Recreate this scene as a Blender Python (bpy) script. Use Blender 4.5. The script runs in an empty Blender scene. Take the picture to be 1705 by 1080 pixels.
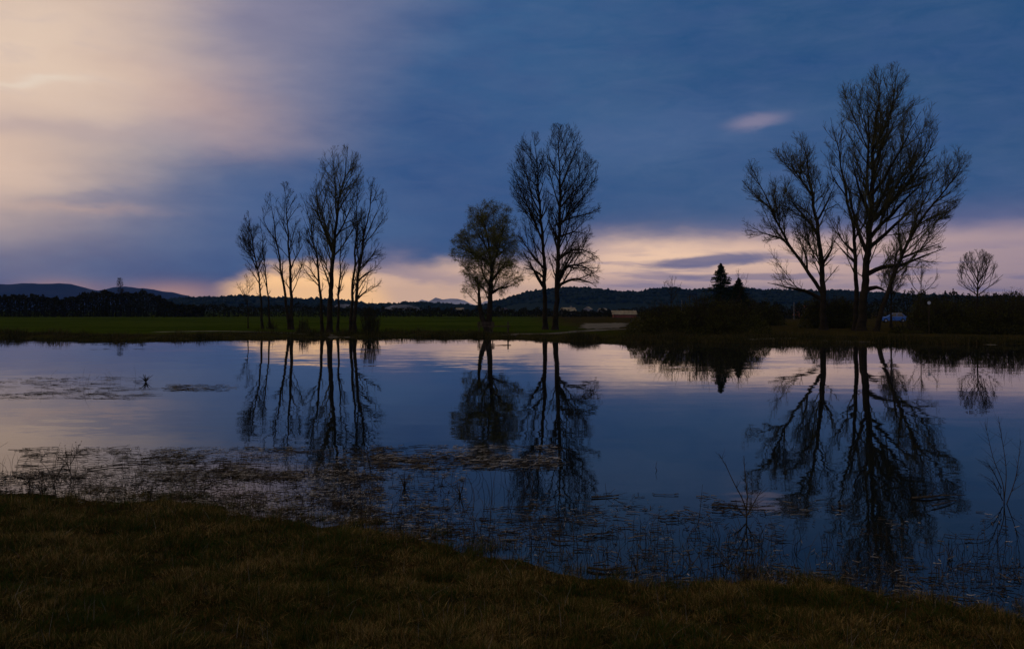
import bpy, math, random
import numpy as np
from mathutils import Vector, noise as mnoise

# ------------------------------------------------------------------ camera, sky, sun, exposure
SC = bpy.context.scene
COL = SC.collection
F, CX, HZ, H = 1580.0, 852.5, 516.0, 2.2        # focal length in photo pixels, centre, horizon row, eye height

cam = bpy.data.cameras.new('camera')
cam.lens = F / 1705 * 36; cam.sensor_width = 36
cam.shift_y = -(540 - HZ) / 1705
cam.clip_start = 0.1; cam.clip_end = 40000
cam_ob = bpy.data.objects.new('camera', cam)
cam_ob.location = (0, 0, H); cam_ob.rotation_euler = (math.radians(90), 0, 0)
COL.objects.link(cam_ob); SC.camera = cam_ob

SC.view_settings.view_transform = 'Standard'
SC.view_settings.look = 'None'
SC.view_settings.exposure = 0.0
SC.view_settings.gamma = 1.0

SUN_AZ, SUN_EL = math.radians(-48), math.radians(3.0)   # low, far round to the left
def srgb(r, g, b):
    f = lambda c: (c / 255) / 12.92 if c / 255 <= 0.04045 else ((c / 255 + 0.055) / 1.055) ** 2.4
    return (f(r), f(g), f(b))

world = bpy.data.worlds.new('World'); SC.world = world
world.use_nodes = True
wt = world.node_tree; wt.nodes.clear()

class E:                                        # tiny expression layer over Math nodes
    def __init__(s, t, sock): s.t, s.k = t, sock
    def _m(s, op, *a, clamp=False):
        n = s.t.nodes.new('ShaderNodeMath'); n.operation = op; n.use_clamp = clamp
        for i, v in enumerate((s,) + a):
            if isinstance(v, E): s.t.links.new(v.k, n.inputs[i])
            else: n.inputs[i].default_value = v
        return E(s.t, n.outputs[0])
    def __add__(s, o): return s._m('ADD', o)
    __radd__ = __add__
    def __sub__(s, o): return s._m('SUBTRACT', o)
    def __rsub__(s, o): return (s * -1.0) + o
    def __mul__(s, o): return s._m('MULTIPLY', o)
    __rmul__ = __mul__
    def __truediv__(s, o): return s._m('DIVIDE', o)
    def clamp(s): return s._m('ADD', 0.0, clamp=True)
def smooth(e, a, b):
    n = e.t.nodes.new('ShaderNodeMapRange'); n.interpolation_type = 'SMOOTHSTEP'
    e.t.links.new(e.k, n.inputs[0]); n.inputs[1].default_value = a; n.inputs[2].default_value = b
    return E(e.t, n.outputs[0])
def gauss(u, v, u0, v0, su, sv, rot=0.0):
    c, s = math.cos(rot), math.sin(rot)
    du, dv = u - u0, v - v0
    a = (du * c + dv * s) / su; b = (dv * c - du * s) / sv
    return ((a * a + b * b) * -1.0)._m('EXPONENT')
def mixc(t, fac, a, b):
    n = t.nodes.new('ShaderNodeMix'); n.data_type = 'RGBA'
    if isinstance(fac, E): t.links.new(fac.k, n.inputs[0])
    else: n.inputs[0].default_value = fac
    for i, v in ((6, a), (7, b)):
        if isinstance(v, tuple): n.inputs[i].default_value = (*v[:3], 1)
        else: t.links.new(v, n.inputs[i])
    return n.outputs[2]

def build_sky():
    t = wt; N, L = t.nodes, t.links
    tc = N.new('ShaderNodeTexCoord')
    sep = N.new('ShaderNodeSeparateXYZ'); L.new(tc.outputs['Generated'], sep.inputs[0])
    x, y, z = (E(t, sep.outputs[i]) for i in range(3))
    az = x._m('ARCTAN2', y)
    hyp = (x * x + y * y)._m('SQRT')
    te = z / (hyp + 1e-4)
    # az, te in "hundredths" : u runs -5.4 .. 5.4 over the view, v from 0 (horizon) to 3.3 (top of view)
    u0, v0 = az * 10.0, te * 10.0
    comb = N.new('ShaderNodeCombineXYZ'); L.new((u0 * 0.5).k, comb.inputs[0]); L.new((v0 * 1.5).k, comb.inputs[1])
    def nz(scale, detail=4, rough=0.5, off=0.0, dist=0.0):
        mp = N.new('ShaderNodeVectorMath'); mp.operation = 'ADD'; mp.inputs[1].default_value = (off, off * 1.7, off)
        L.new(comb.outputs[0], mp.inputs[0])
        n = N.new('ShaderNodeTexNoise'); n.inputs['Scale'].default_value = scale
        n.inputs['Detail'].default_value = detail; n.inputs['Roughness'].default_value = rough
        n.inputs['Distortion'].default_value = dist
        L.new(mp.outputs[0], n.inputs['Vector']); return E(t, n.outputs[0]) - 0.5
    w1, w2, fine = nz(1.3, 5, 0.55, 3.1), nz(1.6, 5, 0.55, 9.4), nz(3.5, 6, 0.6, 17.0, 0.6)
    u = u0 + w1 * 1.1; v = v0 + w2 * 0.42
    sky = N.new('ShaderNodeTexSky'); sky.sky_type = 'NISHITA'; sky.sun_disc = False
    sky.sun_elevation = SUN_EL; sky.sun_rotation = SUN_AZ; sky.air_density = 1.4; sky.dust_density = 1.5
    sc = N.new('ShaderNodeVectorMath'); sc.operation = 'SCALE'; sc.inputs[3].default_value = 0.055
    L.new(sky.outputs[0], sc.inputs[0])
    px = lambda p: (math.atan((p - CX) / F)) * 10
    py = lambda p: (HZ - p) / F * 10
    # deep blue cloud deck, darker towards upper right
    c = mixc(t, smooth(u0, px(500), px(1500)), srgb(64, 102, 150), srgb(50, 86, 132))
    c = mixc(t, smooth(w1 * 1.0 + fine * 0.5, -0.16, 0.2) * 0.55, c, srgb(44, 80, 134))
    c = mixc(t, gauss(u, v, px(1100), py(230), 1.6, 0.28, 0.08) * 0.35, c, srgb(92, 120, 165))
    c = mixc(t, gauss(u, v, px(1400), py(330), 2.2, 0.5) * 0.3, c, srgb(84, 112, 160))
    c = mixc(t, gauss(u, v, px(760), py(290), 1.4, 0.75, -0.3) * 0.55, c, srgb(44, 80, 136))
    # lavender + peach mass, upper left
    d = u * 1.0 - (v - py(40)) * 0.55
    lav = smooth(d, px(820), px(380)) * smooth(v + (u - px(300)) * 0.06, py(290), py(226))
    c = mixc(t, lav * 0.85, c, srgb(142, 137, 162))
    pe = smooth(d, px(450), px(110)) * smooth(v + (u - px(300)) * 0.10, py(275), py(200))
    c = mixc(t, pe * 0.9, c, srgb(210, 184, 172))
    c = mixc(t, gauss(u, v, px(40), py(140), 1.35, 0.8) * 0.9, c, srgb(240, 214, 192))
    c = mixc(t, gauss(u, v, px(330), py(190), 0.9, 0.38, -0.3) * 0.40, c, srgb(222, 182, 164))
    # left flank under the mass : greyish peach fading to blue
    c = mixc(t, gauss(u, v, px(-40), py(300), 1.35, 0.66) * 0.95, c, srgb(232, 202, 182))
    c = mixc(t, gauss(u, v, px(60), py(250), 1.3, 0.10, 0.06) * 0.22, c, srgb(150, 140, 165))
    c = mixc(t, gauss(u, v, px(150), py(358), 0.55, 0.05) * 0.5, c, srgb(208, 176, 165))
    c = mixc(t, gauss(u, v, px(160), py(345), 0.45, 0.05) * 0.4, c, srgb(110, 120, 155))
    c = mixc(t, gauss(u, v, px(60), py(178), 0.35, 0.035, 0.12) * 0.8, c, srgb(240, 222, 205))
    c = mixc(t, smooth(fine, 0.0, 0.25) * pe * 0.22, c, srgb(170, 156, 168))
    c = mixc(t, gauss(u, v, px(470), py(350), 1.5, 0.45) * 0.6, c, srgb(62, 96, 148))
    # horizon glow
    hb = v0 + w2 * 0.42 + fine * 0.16
    g1 = gauss(u0 + w1 * 0.3, hb, px(510), py(505), 0.90, 0.42)
    g2 = gauss(u0 + w1 * 0.3, hb, px(800), py(500), 1.9, 0.42, 0.04)
    c = mixc(t, (smooth(g2, 0.18, 0.62) * 0.85), c, (1.15, .73, .47))
    c = mixc(t, (smooth(g1, 0.28, 0.62) * 0.95), c, (1.5, .88, .40))
    c = mixc(t, gauss(u0, hb, px(720), py(458), 0.8, 0.08, -0.12) * 0.7, c, srgb(168, 150, 165))
    c = mixc(t, gauss(u0, hb, px(660), py(430), 0.3, 0.10, -0.05) * 0.3, c, srgb(168, 150, 165))
    for gx, gw in ((95, 0.35), (285, 0.5)):
        c = mixc(t, gauss(u0, v0 + w2 * 0.05, px(gx), py(492), gw, 0.12) * 0.8, c, srgb(222, 170, 150))
    # right-hand band, peach with lavender top
    band = smooth(u0 + w1 * 0.6, px(880), px(1010))
    top = (v0 + w2 * 0.25 - (u0 - px(1200)) * 0.03)
    fr = smooth(u0, px(1750), px(1300))
    c = mixc(t, band * smooth(top, py(345), py(420)) * 0.55, c, srgb(140, 130, 165))
    c = mixc(t, band * smooth(top, py(385), py(425)) * (fr * 0.45 + 0.5), c, (.74, .50, .44))
    c = mixc(t, band * gauss(u0, hb, px(1120), py(430), 1.1, 0.22) * 0.7, c, (1.25, .84, .55))
    streak = N.new('ShaderNodeTexNoise'); streak.inputs['Scale'].default_value = 1.0; streak.inputs['Detail'].default_value = 5
    c2 = N.new('ShaderNodeCombineXYZ'); L.new((u0 * 0.9).k, c2.inputs[0]); L.new((v0 * 9.0 + w1 * 1.5).k, c2.inputs[1]); L.new(c2.outputs[0], streak.inputs[0])
    st = smooth(E(t, streak.outputs[0]), 0.48, 0.62)
    c = mixc(t, band * smooth(v0, py(400), py(450)) * st * 0.6, c, srgb(126, 122, 160))
    c = mixc(t, smooth(gauss(u0 + w1 * 0.5, v0 + fine * 0.13, px(1185), py(436), 0.80, 0.07, 0.07), 0.2, 0.75) * 0.85, c, srgb(100, 106, 148))
    c = mixc(t, smooth(gauss(u0, v0 + fine * 0.07, px(1250), py(462), 1.0, 0.04), 0.3, 0.7) * 0.6, c, srgb(112, 112, 150))
    c = mixc(t, band * gauss(u0, v0, px(1150), py(478), 2.4, 0.08) * 0.45, c, srgb(150, 142, 172))
    c = mixc(t, smooth(gauss(u0 + w1 * 0.25, v0 + fine * 0.12, px(1262), py(211), 0.32, 0.09, 0.16), 0.1, 1.1) * 0.6, c, srgb(156, 144, 168))
    wn = N.new('ShaderNodeTexNoise'); wn.inputs['Scale'].default_value = 2.2; wn.inputs['Detail'].default_value = 7; wn.inputs['Roughness'].default_value = .62; wn.inputs['Distortion'].default_value = .8
    c3 = N.new('ShaderNodeCombineXYZ'); L.new((u0 * 0.45 + v0 * 0.25).k, c3.inputs[0]); L.new((v0 * 2.6 - u0 * 0.12).k, c3.inputs[1]); L.new(c3.outputs[0], wn.inputs[0])
    wisp = E(t, wn.outputs[0]) - 0.5
    # overall soft mottling of the cloud deck
    br = N.new('ShaderNodeBrightContrast'); L.new(c, br.inputs[0])
    L.new(((fine * 0.06 + wisp * 0.015) * smooth(v0, 0.2, 1.0)).k, br.inputs[1]); c = br.outputs[0]
    # unseen sky overhead : warm grey, brightened as added fill for the ground
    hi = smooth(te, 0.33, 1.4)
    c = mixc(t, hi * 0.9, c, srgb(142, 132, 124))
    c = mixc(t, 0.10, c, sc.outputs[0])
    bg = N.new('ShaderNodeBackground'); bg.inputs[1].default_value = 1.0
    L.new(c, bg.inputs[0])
    out = N.new('ShaderNodeOutputWorld'); L.new(bg.outputs[0], out.inputs[0])
build_sky()

sun = bpy.data.lights.new('sun', 'SUN'); sun.energy = 0.12; sun.angle = math.radians(4); sun.color = (1.0, 0.72, 0.5)
sun_ob = bpy.data.objects.new('sun', sun); COL.objects.link(sun_ob)
sd = Vector((math.sin(SUN_AZ) * math.cos(SUN_EL), math.cos(SUN_AZ) * math.cos(SUN_EL), math.sin(SUN_EL)))
sun_ob.rotation_euler = (-sd).to_track_quat('-Z', 'Y').to_euler()
SC.cycles.max_bounces = 6; SC.cycles.diffuse_bounces = 2; SC.cycles.glossy_bounces = 3; SC.cycles.transparent_max_bounces = 8
SC.cycles.volume_bounces = 0

# ------------------------------------------------------------------ materials
def mat(name, stops, rough=0.9, scale=3.0, spec=0.03, detail=4, bump=0.0, coord='Object', metal=0.0, island=False):
    m = bpy.data.materials.new(name); m.use_nodes = True
    t = m.node_tree; N, L = t.nodes, t.links; b = N['Principled BSDF']
    tc = N.new('ShaderNodeTexCoord'); nz = N.new('ShaderNodeTexNoise')
    nz.inputs['Scale'].default_value = scale; nz.inputs['Detail'].default_value = detail
    L.new(tc.outputs[coord], nz.inputs['Vector'])
    rp = N.new('ShaderNodeValToRGB'); e = rp.color_ramp.elements
    while len(e) < len(stops): e.new(0.5)
    for i, s in enumerate(stops):
        e[i].position = 0.32 + 0.36 * i / max(1, len(stops) - 1); e[i].color = (*s, 1)
    if island:
        g = N.new('ShaderNodeNewGeometry')
        f = (E(t, nz.outputs[0]) * 0.5) + E(t, g.outputs['Random Per Island']) * 0.5
        L.new(f.k, rp.inputs[0])
    else: L.new(nz.outputs[0], rp.inputs[0])
    L.new(rp.outputs[0], b.inputs['Base Color'])
    b.inputs['Roughness'].default_value = rough; b.inputs['Specular IOR Level'].default_value = spec
    b.inputs['Metallic'].default_value = metal
    if bump:
        bp = N.new('ShaderNodeBump'); bp.inputs['Strength'].default_value = 0.6; bp.inputs['Distance'].default_value = bump
        L.new(nz.outputs[0], bp.inputs['Height']); L.new(bp.outputs[0], b.inputs['Normal'])
    return m
M = dict(
    bark=mat('bark', [(.020, .016, .009), (.045, .035, .020)], scale=1.5, bump=.02),
    twig=mat('twig_bark', [(.030, .026, .012), (.055, .046, .020)], scale=.8),
    budding=mat('budding_twig', [(.065, .060, .020), (.13, .115, .040)], scale=.8),
    willow_leaf=mat('willow_leaf', [(.12, .13, .025), (.24, .22, .045)], scale=.6, island=True),
    bush_leaf=mat('bush_leaf', [(.040, .042, .009), (.085, .080, .018)], scale=.4, island=True),
    wood_leaf=mat('wood_leaf', [(.016, .018, .007), (.022, .023, .009)], scale=.08, island=True),
    needle=mat('needle', [(.014, .028, .014), (.03, .045, .02)], scale=.8),
    timber=mat('weathered_timber', [(.05, .035, .025), (.10, .075, .05)], scale=4, bump=.01),
    straw=mat('straw', [(.04, .03, .018), (.09, .07, .045), (.24, .21, .16)], scale=2, island=True, rough=.6),
    wet=mat('wet_stalk', [(.02, .015, .01), (.05, .037, .022), (.10, .08, .05)], scale=2, island=True, rough=.5),
    pale=mat('bleached_stalk', [(.3, .27, .2), (.6, .55, .45)], scale=2, island=True, rough=.5),
    gravel=mat('gravel', [(.07, .065, .04), (.19, .165, .12)], scale=.9, bump=.01),
    render_wall=mat('pale_wall', [(.18, .18, .18), (.30, .29, .28)], scale=.5),
    red_wall=mat('brick_red_wall', [(.28, .09, .05), (.36, .13, .08)], scale=1),
    roof_pale=mat('pale_roof', [(.20, .17, .11), (.42, .36, .24)], scale=1.2),
    roof_dark=mat('dark_roof', [(.06, .04, .035), (.11, .07, .05)], scale=1),
    glass=mat('window_glass', [(.02, .025, .03), (.03, .035, .04)], rough=.08, spec=.6),
    car_blue=mat('blue_paint', [(.05, .16, .50), (.07, .20, .60)], rough=.25, spec=.6),
    tyre=mat('tyre_rubber', [(.015, .015, .015), (.03, .03, .03)]),
    rim=mat('rim_metal', [(.35, .35, .36), (.5, .5, .5)], rough=.35, metal=.8),
    lens=mat('lamp_lens', [(.6, .6, .6), (.8, .8, .8)], rough=.15, spec=.6),
    paint_white=mat('white_paint', [(.55, .55, .56), (.72, .72, .72)], rough=.5),
)
# forest on hills, snow on mountains
M['hill'] = mat('wooded_hill', [(.011, .024, .015), (.017, .030, .017)], scale=.012, detail=8)
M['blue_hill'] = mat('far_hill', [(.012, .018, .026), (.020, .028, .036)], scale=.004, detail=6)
M['snow'] = mat('snow_and_rock', [(.12, .13, .15), (.7, .72, .78), (.8, .82, .86)], scale=.0025, detail=8)

# ------------------------------------------------------------------ helpers
R = random.Random(7)
def px2w(px, D): return (px - CX) * D / F
def pz(py, D): return H - (py - HZ) * D / F
def flat(py, z=0.0): return (H - z) * F / (py - HZ)     # distance at which ground height z shows on photo row py

def mesh_obj(name, V, Fc, material, parent=None, loc=(0, 0, 0), smooth_=False):
    me = bpy.data.meshes.new(name)
    V = np.asarray(V, dtype=np.float32)
    if isinstance(Fc, np.ndarray):
        n, k = Fc.shape
        me.vertices.add(len(V)); me.vertices.foreach_set('co', V.ravel())
        me.loops.add(n * k); me.loops.foreach_set('vertex_index', Fc.ravel().astype(np.int32))
        me.polygons.add(n); me.polygons.foreach_set('loop_start', np.arange(0, n * k, k, dtype=np.int32))
        me.update(calc_edges=True)
    else:
        me.from_pydata([tuple(map(float, v)) for v in V], [], Fc); me.update()
    if smooth_: me.polygons.foreach_set('use_smooth', np.ones(len(me.polygons), dtype=bool))
    me.materials.append(material)
    o = bpy.data.objects.new(name, me); COL.objects.link(o); o.location = loc
    if parent: o.parent = parent
    return o
def tag(o, label, cat, group=None):
    o['label'] = label; o['category'] = cat
    if group: o['group'] = group
    return o
def thing(name, label, cat, loc, group=None, rz=0):
    o = bpy.data.objects.new(name, None); COL.objects.link(o); o.location = loc; o.rotation_euler = (0, 0, rz)
    o.empty_display_size = .3
    return tag(o, label, cat, group)

def tubes(lines, sides):
    """lines: list of (pts list, radii list). Vectorised per point-count. returns V, quads"""
    byn = {}
    for p, r in lines: byn.setdefault(len(p), []).append((p, r))
    Vs, Fs, off = [], [], 0
    for n, g in byn.items():
        P = np.array([a for a, _ in g], dtype=np.float64); Rr = np.array([b for _, b in g], dtype=np.float64)
        T = np.empty_like(P); T[:, 1:-1] = P[:, 2:] - P[:, :-2]; T[:, 0] = P[:, 1] - P[:, 0]; T[:, -1] = P[:, -1] - P[:, -2]
        T /= np.linalg.norm(T, axis=2, keepdims=True) + 1e-9
        up = np.where(np.abs(T[..., 2:3]) < .9, np.array([0, 0, 1.]), np.array([1., 0, 0]))
        up = np.repeat(up[:, :1], n, axis=1)
        A = np.cross(T, up); A /= np.linalg.norm(A, axis=2, keepdims=True) + 1e-9
        B = np.cross(T, A)
        th = np.arange(sides) * 2 * np.pi / sides
        ring = P[:, :, None] + Rr[:, :, None, None] * (A[:, :, None] * np.cos(th)[None, None, :, None] + B[:, :, None] * np.sin(th)[None, None, :, None])
        m = len(g); Vs.append(ring.reshape(-1, 3))
        base = off + (np.arange(m) * n * sides)[:, None, None] + (np.arange(n - 1) * sides)[None, :, None]
        k = np.arange(sides)[None, None, :]; k2 = (np.arange(sides) + 1)[None, None, :] % sides
        Fs.append(np.stack([base + k, base + k2, base + sides + k2, base + sides + k], axis=-1).reshape(-1, 4))
        off += m * n * sides
    return np.concatenate(Vs), np.concatenate(Fs)

def cards(P, size, aspect=.4, rng=None, flatz=1.0):
    """leaf-sized quads with random orientation at points P"""
    rng = rng or np.random.default_rng(1); n = len(P)
    a = rng.normal(size=(n, 3)); a[:, 2] *= flatz; a /= np.linalg.norm(a, axis=1, keepdims=True)
    b = np.cross(a, rng.normal(size=(n, 3))); b /= np.linalg.norm(b, axis=1, keepdims=True) + 1e-9
    s = (size * rng.uniform(.6, 1.4, n))[:, None]
    a = a * s; b = b * s * aspect
    V = np.stack([P - a, P - b * .9, P + a, P + b], axis=1).reshape(-1, 3)
    return V, np.arange(n * 4).reshape(-1, 4)

def box(x0, x1, y0, y1, z0, z1, V, Fc):
    o = len(V)
    V += [(x0, y0, z0), (x1, y0, z0), (x1, y1, z0), (x0, y1, z0), (x0, y0, z1), (x1, y0, z1), (x1, y1, z1), (x0, y1, z1)]
    Fc += [tuple(o + i for i in f) for f in ((0, 3, 2, 1), (4, 5, 6, 7), (0, 1, 5, 4), (1, 2, 6, 5), (2, 3, 7, 6), (3, 0, 4, 7))]

def resample(pts, step):
    pts = [np.array(p, float) for p in pts]
    # Catmull-Rom
    P = [2 * pts[0] - pts[1]] + pts + [2 * pts[-1] - pts[-2]]
    out = []
    for i in range(1, len(P) - 2):
        L_ = np.linalg.norm(P[i + 1] - P[i]); n = max(2, int(L_ / step))
        for k in range(n):
            t = k / n
            out.append(.5 * ((2 * P[i]) + (-P[i - 1] + P[i + 1]) * t + (2 * P[i - 1] - 5 * P[i] + 4 * P[i + 1] - P[i + 2]) * t * t + (-P[i - 1] + 3 * P[i] - 3 * P[i + 1] + P[i + 2]) * t ** 3))
    out.append(pts[-1]); return out

# ------------------------------------------------------------------ the ground
NEAR = [(-600, 700), (-200, 800), (40, 832), (150, 838), (250, 838), (330, 850), (430, 865), (500, 877), (560, 888), (640, 899), (720, 911), (800, 930), (860, 946),
        (930, 968), (1000, 980), (1080, 988), (1150, 978), (1250, 976), (1350, 984), (1450, 996), (1550, 1012), (1665, 1034), (1760, 1050), (2400, 1150)]
FAR = [(-900, 569), (40, 563), (100, 565), (160, 567.5), (250, 566), (330, 564), (380, 562.5), (480, 562), (600, 561), (800, 561), (850, 562.5), (900, 565.5), (950, 567.5), (1050, 570), (1200, 570.5),
       (1480, 571), (1660, 573), (1900, 574), (2600, 572)]
def shore_table(pts):
    xs = [px2w(a, flat(b)) for a, b in pts]; ys = [flat(b) for a, b in pts]
    return np.array(xs), np.array(ys)
NX, NY = shore_table(NEAR); FX, FY = shore_table(FAR)
def vsmooth(x): x = np.clip(x, 0, 1); return x * x * (3 - 2 * x)
def yn(x): return np.interp(x, NX, NY) + .10 * np.sin(x * 3.1) + .07 * np.sin(x * 7.7 + 1) + .05 * np.sin(x * 17) + .03 * np.sin(x * 31)
def yf(x): return np.interp(x, FX, FY) + 1.0 * np.sin(x * .9) * np.sin(x * .31 + 1) + .5 * np.sin(x * 2.3) * np.sin(x * .17) + .25 * np.sin(x * 5.1)
def gz(x, y):
    x = np.asarray(x, float); y = np.asarray(y, float)
    s = yn(x) - y
    near = np.where(s > 0, .02 + .055 * np.minimum(s, 9) + .035 * np.sin(x * 2.1 + y * 1.3) * np.sin(y * 2.2 - x * .8) * vsmooth(s) + .02 * np.sin(y * 4.3 - x * 1.7) * np.sin(x * 5.2 + y) * vsmooth(s), .02 + .10 * np.maximum(s, -12))
    f = y - yf(x)
    far = np.where(f > 0, .02 + .23 * vsmooth(f / 3.0) + .05 * np.sin(x * .35 + y * .12) * vsmooth(f / 6) * vsmooth((140 - y) / 30), .02 + .15 * np.maximum(f, -8))
    return np.where(y < 30, near, far)
def g(x, y): return float(gz(x, y))

def ground_material():
    m = bpy.data.materials.new('meadow_ground'); m.use_nodes = True
    t = m.node_tree; N, L = t.nodes, t.links; b = N['Principled BSDF']
    geo = N.new('ShaderNodeNewGeometry'); sep = N.new('ShaderNodeSeparateXYZ'); L.new(geo.outputs['Position'], sep.inputs[0])
    x, y = E(t, sep.outputs[0]), E(t, sep.outputs[1])
    def nz(s, d=5):
        n = N.new('ShaderNodeTexNoise'); n.inputs['Scale'].default_value = s; n.inputs['Detail'].default_value = d
        L.new(geo.outputs['Position'], n.inputs['Vector']); return E(t, n.outputs[0])
    a, bb, cc = nz(.05), nz(.6), nz(5.0)
    green = mixc(t, smooth(a * .45 + bb * .35 + cc * .2, .42, .58), (.026, .044, .003), (.048, .066, .007))
    scrub = mixc(t, smooth(bb * .5 + cc * .5, .4, .6), (.022, .020, .006), (.050, .038, .011))
    # field beyond the trees is green pasture, bank and everything right of it is dead winter grass
    right = smooth(x + (a - .5) * 14, 2.0, 12.0)
    bank = smooth(y + (bb - .5) * 5, 84, 77)
    k = (right._m('MAXIMUM', bank * .8))
    c = mixc(t, k, green, scrub)
    near = mixc(t, smooth(bb * .4 + cc * .6, .4, .6), (.016, .015, .005), (.040, .026, .009))
    c = mixc(t, smooth(y, 30, 20), c, near)
    L.new(c, b.inputs['Base Color']); b.inputs['Roughness'].default_value = .95; b.inputs['Specular IOR Level'].default_value = 0.0
    bp = N.new('ShaderNodeBump'); bp.inputs['Strength'].default_value = .7; bp.inputs['Distance'].default_value = .05
    L.new(cc.k, bp.inputs['Height']); L.new(bp.outputs[0], b.inputs['Normal'])
    return m
def grid_obj(name, xs, ys, zf, m):
    X, Y = np.meshgrid(xs, ys); Z = zf(X, Y)
    V = np.stack([X, Y, Z], -1).reshape(-1, 3); nx, ny = len(xs), len(ys)
    i = (np.arange(ny - 1)[:, None] * nx + np.arange(nx - 1)[None, :]).reshape(-1)
    return mesh_obj(name, V, np.stack([i, i + 1, i + nx + 1, i + nx], -1), m, smooth_=True)
tt = np.linspace(-1, 1, 421); gx = np.sinh(tt * 8.2) / np.sinh(8.2) * 6100
gy = np.concatenate([np.linspace(-400, -10, 12), np.linspace(-8, 5, 14), np.arange(5.2, 15, .15), np.arange(15.5, 58, 1.5), np.arange(58, 110, .6), np.geomspace(111, 7300, 60)])
# denser columns in the middle
gx = np.unique(np.concatenate([gx, np.arange(-45, 45, .4)]))
ground = grid_obj('ground', gx, gy, gz, ground_material()); ground['kind'] = 'structure'

# ------------------------------------------------------------------ the water
def water_material():
    m = bpy.data.materials.new('lake_water'); m.use_nodes = True
    t = m.node_tree; N, L = t.nodes, t.links; b = N['Principled BSDF']
    b.inputs['Base Color'].default_value = (.006, .009, .010, 1); b.inputs['Roughness'].default_value = .015
    b.inputs['IOR'].default_value = 1.23
    geo = N.new('ShaderNodeNewGeometry')
    def nv(scale, sx, sy, detail=2, off=0):
        mp = N.new('ShaderNodeMapping'); mp.inputs['Scale'].default_value = (sx, sy, 1); mp.inputs['Location'].default_value = (off, off, 0)
        L.new(geo.outputs['Position'], mp.inputs[0])
        n = N.new('ShaderNodeTexNoise'); n.inputs['Scale'].default_value = scale; n.inputs['Detail'].default_value = detail
        L.new(mp.outputs[0], n.inputs['Vector']); return n
    def vec(op, a, bvec):
        n = N.new('ShaderNodeVectorMath'); n.operation = op
        L.new(a, n.inputs[0])
        if isinstance(bvec, tuple): n.inputs[1].default_value = bvec
        else: L.new(bvec, n.inputs[1])
        return n.outputs[0]
    a = vec('MULTIPLY', vec('SUBTRACT', nv(1.0, .5, 1.2, 2).outputs['Color'], (.5, .5, .5)), (.008, .017, 0))
    bb = vec('MULTIPLY', vec('SUBTRACT', nv(5.0, .7, 1.3, 2, 40).outputs['Color'], (.5, .5, .5)), (.006, .009, 0))
    lane = nv(.045, .35, 1.5, 3, 7)
    k = smooth(E(t, lane.outputs[0]), .42, .66) * 1.6 + .45
    sc = N.new('ShaderNodeVectorMath'); sc.operation = 'SCALE'; L.new(vec('ADD', a, bb), sc.inputs[0]); L.new(k.k, sc.inputs[3])
    nrm = N.new('ShaderNodeVectorMath'); nrm.operation = 'NORMALIZE'; L.new(vec('ADD', sc.outputs[0], (0, 0, 1)), nrm.inputs[0])
    L.new(nrm.outputs[0], b.inputs['Normal'])
    return m
water = mesh_obj('water', [(-900, -30, 0), (900, -30, 0), (900, 130, 0), (-900, 130, 0)], [(0, 1, 2, 3)], water_material())
water['kind'] = 'structure'

# ------------------------------------------------------------------ paths and gravel
def strip(name, pts, w, m):
    c = resample([(px2w(a, flat(b, .25)), flat(b, .25)) for a, b in pts], 1.2)
    c = np.array(c); d = np.gradient(c, axis=0); d /= np.linalg.norm(d, axis=1, keepdims=True)
    nrm = np.stack([-d[:, 1], d[:, 0]], -1); V = []
    K = 5
    for i in range(len(c)):
        ww = w * (1 + .25 * math.sin(i * .7) + .15 * math.sin(i * 1.9))
        for k in range(K):
            q = c[i] + nrm[i] * ww * (k / (K - 1) - .5); V.append((q[0], q[1], g(q[0], q[1]) + .02))
    Fc = [(i * K + k, (i + 1) * K + k, (i + 1) * K + k + 1, i * K + k + 1) for i in range(len(c) - 1) for k in range(K - 1)]
    o = mesh_obj(name, V, Fc, m); o['kind'] = 'structure'; return o
strip('gravel_path', [(255, 552), (330, 552), (420, 553.2), (500, 554.8), (570, 556.4), (615, 557)], 2.0, M['gravel'])
strip('gravel_path', [(850, 556.5), (900, 555), (950, 552.5), (1000, 550), (1050, 548), (1120, 547)], 2.2, M['gravel'])
strip('gravel_path', [(1225, 563.5), (1300, 563), (1400, 563.5), (1490, 564.5)], .55, M['gravel'])
strip('gravel_path', [(1570, 566.6), (1620, 567), (1690, 567.6)], .5, M['gravel'])
def patch(name, poly, m):
    V = [(px2w(a, flat(b, .25)), flat(b, .25)) for a, b in poly]; c = (sum(v[0] for v in V) / len(V), sum(v[1] for v in V) / len(V))
    ring = resample(V + [V[0]], 1.5)[:-1]; n = len(ring); K = 8; VV = [(c[0], c[1], g(*c) + .025)]
    for k in range(1, K + 1):
        for q in ring:
            w = k / K; j = 1 + .16 * R.uniform(-1, 1) * (k == K)
            x, y = c[0] + (q[0] - c[0]) * w * j, c[1] + (q[1] - c[1]) * w * j; VV.append((x, y, g(x, y) + .025))
    Fc = [(0, 1 + i, 1 + (i + 1) % n) for i in range(n)]
    for k in range(K - 1):
        for i in range(n): Fc.append((1 + k * n + i, 1 + (k + 1) * n + i, 1 + (k + 1) * n + (i + 1) % n, 1 + k * n + (i + 1) % n))
    o = mesh_obj(name, VV, Fc, m); o['kind'] = 'structure'
patch('gravel_ground', [(966, 546), (985, 548.5), (1012, 547), (1040, 543), (1046, 539), (1030, 537.5), (1000, 538.5), (976, 538)], M['gravel'])

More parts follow.
